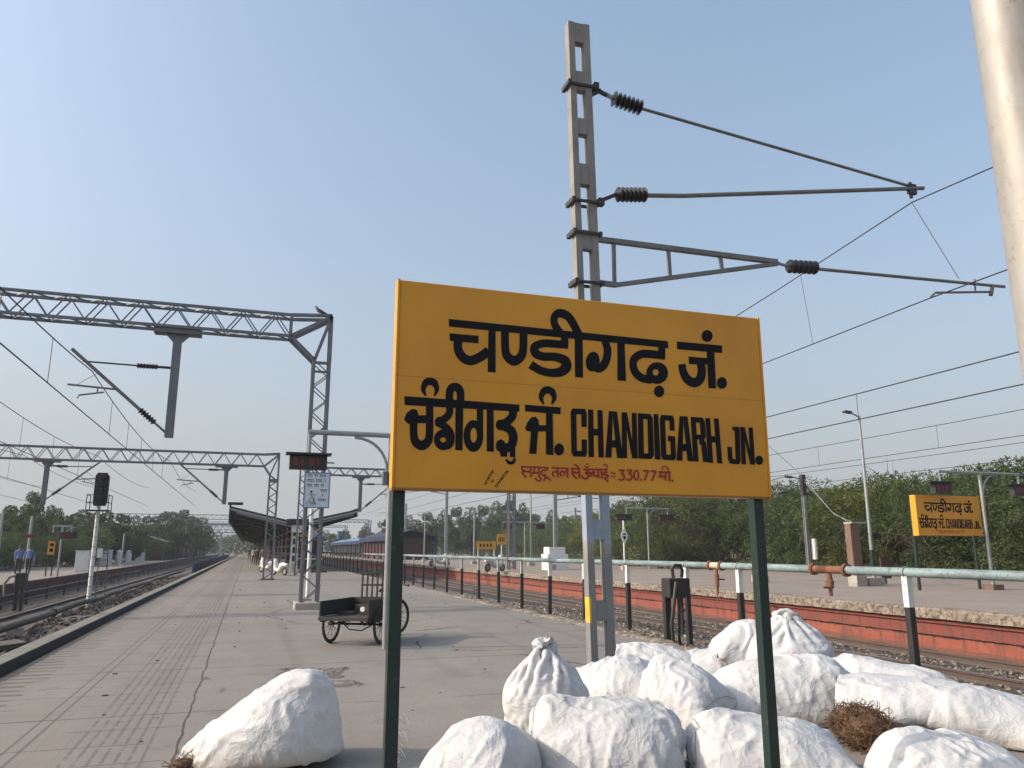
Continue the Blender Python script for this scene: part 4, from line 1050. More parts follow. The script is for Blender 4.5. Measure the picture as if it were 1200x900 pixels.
# ------------------------------------------------------------------ colour light signal in the left cutting
SXp, SYp, SZp = -4.85, 29.5, -.35
def sg(x, y): return atY(x, y, SYp)
t = thing('railway_signal', 'white signal post with ladder and black light head in the left cutting', 'signal', (SXp, SYp, SZp))
def stripes():
    n = NT('chequered_signal_paint'); v = n.coord(); c = n.xyz(v)
    k = n.math('LESS_THAN', n.math('PINGPONG', c[2], .16), .018)
    f = n.noise(v, 6, 4); col = n.mix(n.ramp(f, [(.4, 0), (.7, .6)]), (.68, .68, .66), (.48, .46, .43))
    return n.set(col=n.mix(n.math('MULTIPLY', k, .6), col, (.2, .2, .2)), rough=.6)
M['sigpost'] = stripes()
MB().tube([(SXp, SYp, SZp), (SXp, SYp, 2.95)], .065, 12).build('post', M['sigpost'], t, smooth=True)
MB().box(SXp-.16, SXp+.16, SYp-.16, SYp+.16, SZp-.25, SZp+.06).build('foot', M['black'], t)
b = MB(); lx = SXp+.30; 
for dx in (-.14, .14): b.bar((lx+dx, SYp+.32, SZp), (lx+dx*.9-.05, SYp+.12, 2.8), .03)
for i in range(14): z = SZp+.2+i*.22; b.bar((lx-.14, SYp+.31-.2*i/14, z), (lx+.14, SYp+.31-.2*i/14, z), .022)
b.build('ladder', M['steel'], t)
hd = MB().prism([(SXp-.15, 2.95), (SXp+.21, 2.95), (SXp+.24, 3.1), (SXp+.24, 3.95), (SXp+.17, 4.06), (SXp-.11, 4.06), (SXp-.18, 3.95), (SXp-.18, 3.1)], 'y', SYp-.09, SYp+.02).build('backboard', M['black'], t)
MB().box(SXp-.15, SXp+.21, SYp+.02, SYp+.30, 3.05, 3.95).build('lamp_case', M['black'], hd)
for z in (3.2, 3.45, 3.7, 3.92):
    MB().tube([(SXp+.03, SYp-.09, z), (SXp+.03, SYp-.28, z-.02)], [.095, .085], 12).build('lamp_hood', M['dark'], hd)
b = MB()
b.box(SXp-.32, SXp+.36, SYp-.35, SYp+.32, 2.78, 2.81)
for xx, yy in ((-.32, -.35), (.34, -.35), (-.32, .30), (.34, .30)): b.bar((SXp+xx, SYp+yy, 2.78), (SXp+xx, SYp+yy, 3.3), .025)
for z in (3.05, 3.3):
    b.bar((SXp-.32, SYp-.35, z), (SXp+.34, SYp-.35, z), .022); b.bar((SXp-.32, SYp-.35, z), (SXp-.32, SYp+.3, z), .022); b.bar((SXp+.34, SYp-.35, z), (SXp+.34, SYp+.3, z), .022)
b.build('service_cage', M['black'], t)
MB().box(SXp+.12, SXp+.27, SYp-.1, SYp+.05, 1.25, 1.55).build('junction_box', M['white'], t)

# ------------------------------------------------------------------ station canopy ahead
t = thing('platform_canopy', 'dark butterfly station canopy over the platform in the distance', 'canopy', (3.2, 58, 0))
CY0, CY1 = 58, 250
b = MB(); b.prism([(-1.36, 4.50), (3.2, 3.42), (7.5, 4.42), (7.5, 4.30), (3.2, 3.28), (-1.36, 4.36)], 'y', CY0, CY1); b.build('roof', M['roofdark'], t)
b = MB(); b.prism([(-1.40, 4.62), (-1.30, 4.62), (-1.30, 3.42), (-1.40, 3.42)], 'y', CY0+.8, CY1); b.box(-1.5, -.5, CY0-.1, CY0+.8, 4.6, 4.75); b.build('fascia', M['roofdark'], t)
b = MB(); b.prism([(7.45, 4.5), (7.55, 4.5), (7.55, 3.9), (7.45, 3.9)], 'y', CY0+.8, CY1); b.build('fascia', M['roofdark'], t)
b = MB(); b.bar((-1.3, CY0-.05, 4.28), (3.2, CY0-.05, 3.2), .10, .14); b.bar((3.2, CY0-.05, 3.2), (7.45, CY0-.05, 4.22), .10, .14); b.build('gable_trim', M['roofgrey'], t)
b = MB(); b.bar((-.9, CY0-.1, 4.05), (3.1, CY0-.1, 3.05), .08, .06); b.bar((3.3, CY0-.1, 3.05), (7.2, CY0-.1, 4.0), .08, .06); b.build('edge_pipe', M['galv'], t)
for i, yy in enumerate(range(59, 240, 9)):
    b = MB()
    b.box(2.95, 3.06, yy, yy+.25, -.05, 3.3); b.box(3.34, 3.45, yy, yy+.25, -.05, 3.3)
    for z in (.5, 1.1, 1.7, 2.3, 2.9): b.box(3.06, 3.34, yy+.02, yy+.23, z, z+.18)
    c = b.build('column', M['white'] if i == 0 else M['block'], t)
    b = MB(); b.bar((3.2, yy+.12, 3.2), (-1.2, yy+.12, 4.25), .1, .22); b.bar((3.2, yy+.12, 3.2), (7.3, yy+.12, 4.2), .1, .22); b.bar((3.0, yy+.12, 2.2), (1.0, yy+.12, 3.65), .08); b.bar((3.4, yy+.12, 2.2), (5.4, yy+.12, 3.65), .08); b.build('rafter', M['roofdark'], t)
for i, yy in enumerate((63, 74, 88, 104)):
    MB().box(.4, 1.2, yy, yy+.1, 2.8, 3.05).build('hanging_sign', M['maroon'], t)
MB().box(2.85, 3.75, 57.6, 57.75, 2.72, 3.2).build('name_panel', M['white'], t)
b = MB(); b.box(2.5, 4.0, 57.4, 57.9, 3.25, 3.62); b.build('gable_box', M['roofdark'], t)
# walls / stalls under the canopy
def stall(label, x0, x1, y0, y1, h, m, roof):
    t = thing('kiosk', label, 'kiosk', ((x0+x1)/2, y0, 0))
    MB().box(x0, x1, y0, y1, -.05, h).build('wall', M[m], t); MB().box(x0-.15, x1+.15, y0-.35, y1+.15, h, h+.12).build('roof', M[roof], t)
    MB().box(x0+.2, x1-.2, y0-.03, y0-.003, .9, h-.4).build('shutter', M['deepblue'], t); MB().box(x0-.02, x1+.02, y0-.1, y0-.004, .8, .9).build('counter', M['white'], t)
stall('dark kiosk with blue shutter under the canopy behind the white notice', 3.9, 5.3, 60.5, 63, 2.2, 'black', 'blue')
stall('maroon kiosk deep under the canopy beside the far walkers', 2.4, 4.0, 96, 101, 2.4, 'maroon', 'roofdark')
stall('low dark kiosk behind the white scooters under the canopy', 3.9, 5.6, 66, 70, 2.4, 'black', 'roofdark')
stall('far dark kiosk closing the view under the canopy', 4.0, 6.5, 118, 125, 2.6, 'black', 'roofdark')
stall('maroon kiosk at the right edge under the canopy', 5.9, 7.0, 84, 90, 2.4, 'maroon', 'roofdark')
stall('pale kiosk further along under the canopy', 4.6, 6.0, 78, 82, 2.3, 'block', 'roofgrey')
t = thing('low_wall', 'low maroon planter wall before the dark kiosk', 'wall', (4.4, 56, 0)); MB().box(3.4, 5.2, 55.5, 56.2, -.02, .16).build('plinth', M['maroon'], t)
t = thing('white_post', 'thin white post standing just behind the gantry leg', 'post', (1.75, 24.2, 0))
MB().tube([(1.75, 24.2, -.05), (1.75, 24.2, 2.7)], .06, 10).build('shaft', M['white'], t, smooth=True); MB().box(1.63, 1.87, 24.08, 24.32, -.02, .10).build('foot', M['block'], t)

# ------------------------------------------------------------------ far sheds, tanks, posts
def shed(label, x0, x1, y0, y1, z0, h, wall, roof, posts=True):
    t = thing('platform_shelter', label, 'shelter', ((x0+x1)/2, y0, z0)); xm = (x0+x1)/2
    b = MB(); b.prism([(x0-.6, z0+h-.3), (xm, z0+h+.5), (x1+.6, z0+h-.3), (x1+.6, z0+h-.15), (xm, z0+h+.65), (x0-.6, z0+h-.15)], 'y', y0, y1); b.build('roof', M[roof], t)
    b = MB(); b.box(x0, x1, y0+2, y1, z0-.05, z0+h-.5); b.build('wall', M[wall], t)
    b = MB(); b.box(x0-.65, x0-.58, y0, y1, z0+h-.75, z0+h-.15); b.box(x1+.58, x1+.65, y0, y1, z0+h-.75, z0+h-.15); b.build('fascia', M['deepblue' if x0 > 0 else 'maroon'], t)
    for i in range(10):
        yy = y0 + .3 + (y1-y0-1)*i/9
        for x in (x0-.5, x1+.5): MB().box(x-.08, x+.08, yy, yy+.16, z0-.05, z0+h-.2).build('post', M['deepblue'], t)
shed('grey roofed maroon shelter on the left platform before the dome tree', -15.2, -11.4, 120, 146, .05, 2.75, 'maroon', 'roofgrey')
shed('long blue roofed shelter behind the grey one on the left platform', -14.8, -11.4, 150, 250, .05, 2.9, 'maroon', 'blue')
shed('navy roofed shelter on the far right platform seen left of the sign post', 17.5, 22.5, 100, 128, .25, 3.2, 'maroon', 'deepblue')
shed('pale blue roofed shelter right of the sign post in the distance', 19, 24, 132, 190, .25, 3.0, 'black', 'boardblue')
def tank(label, x, y, z, s):
    t = thing('water_tank', label, 'tank', (x, y, 0)); 
    b = MB(); b.box(x-s, x+s, y-s, y+s, z, z+s*1.3); b.build('tank_body', M['blue'], t)
    for dx in (-.8, .8):
        for dy in (-.8, .8): MB().box(x+dx*s-.12, x+dx*s+.12, y+dy*s-.12, y+dy*s+.12, -.5, z).build('leg', M['deepblue'], t)
    MB().box(x-s*1.05, x+s*1.05, y-s*1.05, y+s*1.05, z+s*1.3, z+s*1.42).build('lid', M['deepblue'], t)
tank('blue overhead tank rising behind the long blue shelter', -15.5, 190, 4.6, 2.0)
tank('blue overhead tank seen between the canopy and the sign post', atY(402, 630, 215).x, 215, 4.3, 1.45)
t = thing('footbridge', 'hazy footbridge crossing all tracks at the end of the line', 'bridge', (-8, 262, 0))
b = MB(); truss(b, (-24, 262, 8.0), (22, 262, 8.0), 2.4, 2.4, 24, .22, .14, faces='fb'); b.box(-24, 22, 260.9, 263.1, 6.6, 6.8); b.build('span', M['galv'], t)
for x in (-20, -8, 6, 20): MB().box(x-.3, x+.3, 261.6, 262.4, -.9, 6.6).build('pier', M['galv'], t)
MB().box(-24.5, 22.5, 260.6, 263.4, 9.4, 9.6).build('roof', M['boardblue'], t)

def cabinet(label, x, y, z, w, h, name='relay_cabinet', m='white'):
    t = thing(name, label, 'cabinet', (x, y, z)); b_ = MB().box(x-w/2, x+w/2, y-.3, y+.3, z, z+h).build('case', M[m], t, bevel=.01)
    MB().box(x-w/2+.06, x+w/2-.06, y-.315, y-.302, z+.15, z+h-.1).build('door', M[m], b_); MB().box(x-w/2-.04, x+w/2+.04, y-.34, y+.34, z+h, z+h+.06).build('lid', M[m], t)
p = G(161, 661, .05); cabinet('left one of two white cabinets on the left platform', -13.0, 86, .05, 1.0, 1.4)
cabinet('right one of two white cabinets on the left platform', -12.4, 107, .05, 1.0, 1.5)
for i, (x, y, l) in enumerate(((-12.2, 88.5, 'left rounded white pillar between the white cabinets'), (-12.2, 95, 'right rounded white pillar between the white cabinets'))):
    o = MB().lathe((x, y, .02), (x, y, 1.5), [(0, .32), (.7, .32), (.75, .24), (.88, .24), (.95, .15), (1, .03)], 12).build('white_pillar', M['white'], smooth=True); top(o, (x, y, .05)); tag(o, l, 'pillar', 'white pillars')
# display gallows on the left platform, yellow board, shed
t = thing('yellow_nameboard', 'small yellow name board among posts on the left platform', 'sign', (-13.2, 51, .05))
px = [atY(55, 650, 51), atY(65, 634, 51)]; xa, xb = sorted((px[0].x, px[1].x)); za, zb = px[0].z, px[1].z
bd = MB().box(xa, xb, 51, 51.06, za, zb).build('board', M['sign'], t)
b = MB(); b.box(xa+.1, xb-.1, 50.985, 50.998, za+.42*(zb-za), za+.46*(zb-za)); 
for i in range(5):
    q = xa+.1+(xb-xa-.2)*i/5; b.box(q, q+.06, 50.985, 50.998, za+.2*(zb-za), za+.42*(zb-za)); b.box(q, q+.07, 50.985, 50.998, za+.62*(zb-za), za+.82*(zb-za))
b.build('lettering', M['letter'], bd)
for x in (xa+.03, xb-.03): MB().box(x-.03, x+.03, 51.06, 51.12, .0, zb).build('post', M['green'], t)
def gallows(label, x, y, z, h, w, both=True, m='galv', names=('display', 'display')):
    t = thing('display_frame', label, 'display frame', (x, y, z))
    MB().tube([(x, y, z-.05), (x, y, z+h)], .055, 8).build('pole', M[m], t); MB().tube([(x-w, y, z+h), (x+w, y, z+h)], .045, 8).build('arm', M[m], t)
    P = [(x, y, z+h-.75)] + [(x+.08+.6*(1-math.cos(R(90)*i/6)), y, z+h-.7+.65*math.sin(R(90)*i/6)) for i in range(7)]
    MB().tube(P, .025, 6).build('brace', M[m], t)
    for s in ((-1, 1) if both else (-1,)):
        MB().tube([(x+s*(w-.05), y, z+h), (x+s*(w-.05), y, z+h-.36)], .035, 6).build('hanger', M[m], t)
    return t
def ledbox(label, x, y, z, group='led coach displays', txt='0 1', w=.34):
    t = thing('coach_display', label, 'display', (x, y, z), 0, group)
    bx = MB().box(x-w, x+w, y-.1, y+.1, z, z+.34).build('housing', M['black'], t); MB().box(x-w-.25, x+w+.1, y-.2, y+.12, z+.34, z+.38).build('hood', M['black'], t)
    b = MB(); digit(b, '0', x-w+.1, z+.09, .09, .17, y-.102); digit(b, '1', x-w+.24, z+.09, .09, .17, y-.102); digit(b, '0', x-w+.42, z+.09, .09, .17, y-.102); b.build('digits', M['led'], bx)
gallows('display frame with two hanging displays behind the small station board', 22.78, 19.55, .25, 3.74, 1.75)
ledbox('dark coach display on the frame above the small station board', 21.08, 19.55, 3.28)
ledbox('lit red coach display hanging right of the small station board', 24.46, 19.55, 3.28)
MB_ = MB().box(22.55, 23.0, 19.35, 19.75, .25, .42).build('frame_footing', M['brownpost']); top(MB_, (22.78, 19.55, .25)); tag(MB_, 'concrete footing of the frame beside the small station board', 'footing')
pa = G(763, 663, .25)
pf = Vector((24.0, 44.0)); xk = atY(760, 640, 44).x; hk = atY(757, 596, 44).z
gallows('thin display frame with two red displays beyond the blue painted mast', xk, 44, .25, hk-.25, (atY(781, 596, 44).x - atY(731, 596, 44).x)/2)
ledbox('left red display on the thin frame beyond the blue painted mast', atY(731, 606, 44).x, 44, hk-.75, w=.5); ledbox('right red display on the thin frame beyond the blue painted mast', atY(781, 606, 44).x, 44, hk-.75, w=.5)
gallows('faint far display frame seen left of the concrete mast', atY(615, 610, 60).x, 60, .25, atY(615, 612, 60).z-.25, 1.9)
ledbox('left dark display on the faint far frame', atY(596, 620, 60).x, 60, atY(596, 620, 60).z); ledbox('right dark display on the faint far frame', atY(633, 620, 60).x, 60, atY(633, 620, 60).z)
gx = atY(71, 640, 50).x; gallows('display frame with a red display over the left platform', gx, 50, .05, 2.75, .5, True); ledbox('red display hanging on the left platform frame', gx+.35, 50, 2.1, w=.42)

# lamp posts
def lamp(label, x, y, z, h, arm=-.55, green=True, r=.075):
    t = thing('lamp_post', label, 'lamp post', (x, y, z), 0, 'platform lamp posts')
    MB().tube([(x, y, z-.05), (x, y, z+h*.6), (x, y, z+h)], [r, r*.85, r*.6], 10).build('pole', M['galv'], t, smooth=True)
    if green: MB().tube([(x, y, z+.55), (x, y, z+1.25)], r*1.06, 10).build('green_band', M['green'], t)
    MB().tube([(x, y, z+h-.05), (x+arm*.5, y, z+h+.06), (x+arm*.75, y, z+h+.10)], .03, 6).build('arm', M['galv'], t)
    b = MB(); b.prism([(x+arm*.68, z+h+.06), (x+arm*.72, z+h+.15), (x+arm*1.25, z+h+.17), (x+arm*1.3, z+h+.10)], 'y', y-.09, y+.09); b.build('lamp_head', M['dark'], t)
    MB().box(x-.24, x+.24, y-.24, y+.24, z-.02, z+.26).build('footing', M['block'], t)
p = atY(1026, 690, 23.8); lamp('tall silver lamp post with green band left of the small station board', 22.0, 23.8, .25, 6.3)
for px_, py, Y, l in ((556, 597, 70, 'lamp post standing among trees just left of the yellow warning board'), (622, 578, 60, 'tall lamp post rising left of the white cabinet tower'), (885, 590, 27.2, 'lamp post half hidden by the big sign post'), (498, 605, 90, 'distant lamp post just right of the left sign post')):
    q = atY(px_, py, Y); lamp(l, q.x, Y, .25, q.z-.25, -.7, False, .09)
for px_, Y, top_y, l in ((4, 52, 598, 'slanting pale pole at the left edge by the left platform'), (146, 80, 625, 'short pale pole on the left platform beside maroon sign'), (38, 60, 605, 'brownish pole behind the two men on the left platform')):
    q = atY(px_, top_y, Y); t = thing('pole', l, 'pole', (q.x, Y, 0)); MB().tube([(q.x, Y, -.1), (q.x, Y, q.z)], .09, 8).build('shaft', M['galv'], t); MB().box(q.x-.2, q.x+.2, Y-.2, Y+.2, 0, .25).build('foot', M['white'], t)
    if px_ == 38: MB().box(q.x-.25, q.x+.4, Y-.13, Y-.1, q.z*.62, q.z*.62+.22).build('nameplate', M['maroon'], t)

# rusty tension post and masts on the far platform
t = thing('tension_post', 'rust brown square post with guy wires on the far platform', 'post', (20.5, 23.0, .25))
b = MB(); b.bar((20.5, 23, .2), (20.47, 23, 2.42), .40, .30); b.build('shaft', M['brownpost'], t, bevel=.02); MB().box(20.3, 20.95, 22.8, 23.2, 2.42, 2.48).build('cap', M['block'], t)
MB().box(20.28, 20.72, 22.75, 23.2, .2, .62).build('footing', M['block'], t); MB().box(20.85, 21.5, 22.8, 23.3, .2, .52).build('side_block', M['block'], t)
t = thing('red_marker', 'short faded red marker board beside the silver lamp post', 'marker', (23.0, 24.2, .25)); MB().box(22.75, 23.2, 24.2, 24.26, .45, 1.25).build('plate', M['maroon'], t); MB().box(22.95, 23.02, 24.26, 24.32, .2, 1.2).build('stake', M['dark'], t)
q = atY(940, 557, 36)
t = thing('overhead_mast', 'steel overhead mast with a white weight stack above the railing', 'mast', (q.x, 36, .25))
b = MB(); b.box(q.x-.09, q.x+.09, 35.9, 35.93, .2, q.z); b.box(q.x-.09, q.x+.09, 36.07, 36.1, .2, q.z); b.box(q.x-.02, q.x+.02, 35.93, 36.07, .2, q.z); b.build('shaft', M['galv'], t)
MB().box(q.x-.12, q.x+.12, 35.87, 36.13, q.z-1.1, q.z+.03).build('head', M['dark'], t)
MB().tube([(q.x+.35, 35.9, 1.0), (q.x+.35, 35.9, 2.1)], .16, 12).build('weight_stack', M['white'], t)
b = MB(); a = Vector((q.x-.15, 36, q.z-.2)); b.tube([a, a+Vector((-.5, 0, .08))], .03, 6); b.tube([a+Vector((-1.0, 0, .10)), atY(893, 566, 36)], .02, 6); a2 = Vector((q.x-.15, 36, q.z-.55)); b.tube([a2, a2+Vector((-.9, 0, -.35))], .02, 6); b.build('stay_tube', M['dark'], t)
f = MB(); insul(f, a+Vector((-.5, 0, .08)), a+Vector((-1.0, 0, .10)), 5, .08); insul(f, a2+Vector((-.9, 0, -.35)), a2+Vector((-1.5, 0, -.5)), 5, .08); f.build('insulator', M['insul'], t)
w = MB().tube([(q.x+.1, 36, q.z-.2), atY(975, 600, 27), (20.4, 23.1, 2.5)], .014, 5).build('guy_wire', M['galv']); top(w, (20.4, 23.1, 2.5)); tag(w, 'pale guy wire slanting from the steel mast down to the rust brown post', 'wire', 'guy wires')
w = MB().tube([(q.x+.1, 36, q.z-.35), atY(978, 603, 27), (20.55, 23.1, 2.5)], .012, 5).build('guy_wire', M['galv']); top(w, (20.55, 23.1, 2.5)); tag(w, 'lower one of the two guy wires tied to the rust brown post', 'wire', 'guy wires')
w = MB().tube([(q.x, 36, q.z), atY(898, 520, 30)], .01, 5).build('guy_wire', M['wire']); top(w, (q.x, 36, q.z)); tag(w, 'thin wire rising left from the steel mast behind the big board', 'wire', 'guy wires')
def farmast(label, px_, Y, py, left=True):
    q = atY(px_, py, Y); t = thing('overhead_mast', label, 'mast', (q.x, Y, .25), 0, 'overhead masts')
    MB().bar((q.x, Y, .2), (q.x, Y, q.z), .26, .22).build('shaft', M['galv'], t)
    d = -1 if left else 1
    b = MB(); b.tube([(q.x, Y, q.z-1.2), (q.x+d*.7, Y, q.z-1.18)], .03, 6); b.tube([(q.x, Y, q.z-.4), (q.x+d*3.2, Y, q.z-.9)], .025, 6); b.bar((q.x, Y, q.z-1.15), (q.x+d*1.8, Y, q.z-1.2), .07); b.bar((q.x, Y, q.z-1.6), (q.x+d*1.8, Y, q.z-1.3), .07); b.bar((q.x+d*1.0, Y, q.z-1.2), (q.x+d*1.0, Y, q.z-1.45), .05); b.tube([(q.x+d*1.8, Y, q.z-1.25), (q.x+d*4.2, Y, q.z-1.5)], .03, 6); b.build('cantilever', M['cablegrey'], t)
    f = MB(); insul(f, (q.x+d*1.8, Y, q.z-1.24), (q.x+d*2.3, Y, q.z-1.29), 5, .1); insul(f, (q.x+d*.3, Y, q.z-.45), (q.x+d*.8, Y, q.z-.53), 5, .1); f.build('insulator', M['insul'], t)
farmast('overhead mast standing clear just right of the left sign post', 524, 74, 560)
farmast('overhead mast behind the white cabinet tower', 650, 52, 560, False)
farmast('farthest overhead mast between canopy and sign post', 476, 120, 590)
farmast('thin overhead mast right of the white cabinet tower beyond the railing', 674, 100, 595, False)
# diamond board, white tower, ruined plaster wall, yellow boards
xk = atY(731, 630, 46).x
t = thing('diamond_signal', 'white diamond board on a thin pole right of the concrete mast', 'sign', (xk, 46, .25))
MB().tube([(xk, 46, .2), (xk, 46, atY(731, 604, 46).z)], .055, 8).build('pole', M['white'], t); MB().box(xk-.2, xk+.2, 45.8, 46.2, .2, .5).build('footing', M['block'], t)
zc_ = atY(732, 628, 46).z; hh = .60
dp = MB().prism([(xk, zc_-hh), (xk+.26, zc_), (xk, zc_+hh), (xk-.26, zc_)], 'y', 45.90, 45.93).build('diamond', M['white'], t)
b = MB(); b.ngon([(xk, 45.897, zc_-.3), (xk+.13, 45.897, zc_-.02), (xk-.13, 45.897, zc_-.02)]); b.ngon([(xk-.12, 45.896, zc_+.06), (xk+.12, 45.896, zc_+.06), (xk+.12, 45.896, zc_+.14), (xk-.12, 45.896, zc_+.14)]); b.build('emblem', M['letter'], dp)
q = G(655, 668, .25)
t = thing('white_cabinet', 'white stepped masonry cabinet on the far platform left of the concrete mast', 'cabinet', (q.x, q.y, .25))
MB().box(q.x-.75, q.x+.65, q.y, q.y+1.2, .2, 1.25).build('base', M['white'], t, bevel=.02); MB().box(q.x-.62, q.x+.5, q.y+.1, q.y+1.1, 1.25, 1.68).build('upper_tier', M['white'], t, bevel=.02); MB().box(q.x-.08, q.x+.08, q.y-.012, q.y-.002, .85, 1.0).build('vent', M['dark'], t); MB().box(q.x-.45, q.x-.2, q.y-.02, q.y-.002, .25, .6).build('hatch', M['block'], t)
q = atY(763, 652, 60)
t = thing('ruined_hut', 'sunlit beige plaster hut half hidden by trees right of the diamond board', 'hut', (q.x, 61, .25))
MB().box(q.x-1.1, q.x+1.3, 60, 62, -.2, atY(765, 632, 60).z).build('wall', M['beige'], t); MB().box(q.x-.5, q.x+.3, 59.98, 59.997, -.1, 1.1).build('doorway', M['dark'], t); MB().box(q.x-1.3, q.x+1.5, 59.8, 62.2, atY(765, 632, 60).z, atY(765, 631, 60).z+.08).build('roof', M['beige'], t)
for px_, py, Y, w, h, l in ((588, 632, 80, 1.0, 1.1, 'small square yellow warning board on a white pole beyond the railing'), (570, 639, 88, 2.3, .9, 'wide low yellow board behind the white scooter')):
    q = atY(px_, py, Y); t = thing('yellow_board', l, 'sign', (q.x, Y, .25), 0, 'yellow boards far down the platform'); bd = MB().box(q.x-w/2, q.x+w/2, Y, Y+.06, q.z-h/2, q.z+h/2).build('board', M['sign'], t)
    b = MB()
    for i in range(4): b.box(q.x-w*.35+w*.18*i, q.x-w*.35+w*.18*i+w*.09, Y-.012, Y-.002, q.z-h*.2, q.z+h*.2)
    b.build('marks', M['letter'], bd)
    for s in ((0,) if w < 1.5 else (-1, 1)): MB().tube([(q.x+s*w*.42, Y+.1, .2), (q.x+s*w*.42, Y+.1, q.z+h/2)], .05, 6).build('pole', M['white'], t)
# the big pole at the right edge
q = atY(1207, 200, 1.62)
t = thing('steel_pole', 'thick silvery steel pole cut by the right edge of the view', 'pole', (q.x, 1.62, 0))
def polemat():
    n = NT('silver_paint_on_pole'); v = n.coord(); a = n.noise(n.mapping(v, (1, 1, .35)), 9, 6, .65); r = n.noise(v, 30, 5, .75)
    col = n.mix(n.ramp(a, [(.35, 0), (.7, 1)]), (.36, .345, .32), (.27, .25, .225))
    big = n.noise(v, 3.2, 3, .6)
    col = n.mix(n.math('MULTIPLY', n.ramp(r, [(.56, 0), (.66, 1)]), n.ramp(big, [(.45, 0), (.62, .8)])), col, (.22, .13, .07))
    return n.set(col=col, rough=n.ramp(a, [(0, .48), (1, .65)]), metal=.2, normal=n.bump(a, .15, .01))
M['polepaint'] = polemat()
rad = .095
MB().tube([(q.x, 1.62, -.05), (q.x, 1.62, 7.0)], rad, 40).build('shaft', M['polepaint'], t, smooth=True)
MB().tube([(q.x, 1.62, -.02), (q.x, 1.62, .03)], .2, 24).build('base_flange', M['steel'], t)
MB().tube([(q.x, 1.62, 7.0), (q.x, 1.62, 7.06)], rad*1.1, 24).build('cap', M['steel'], t)
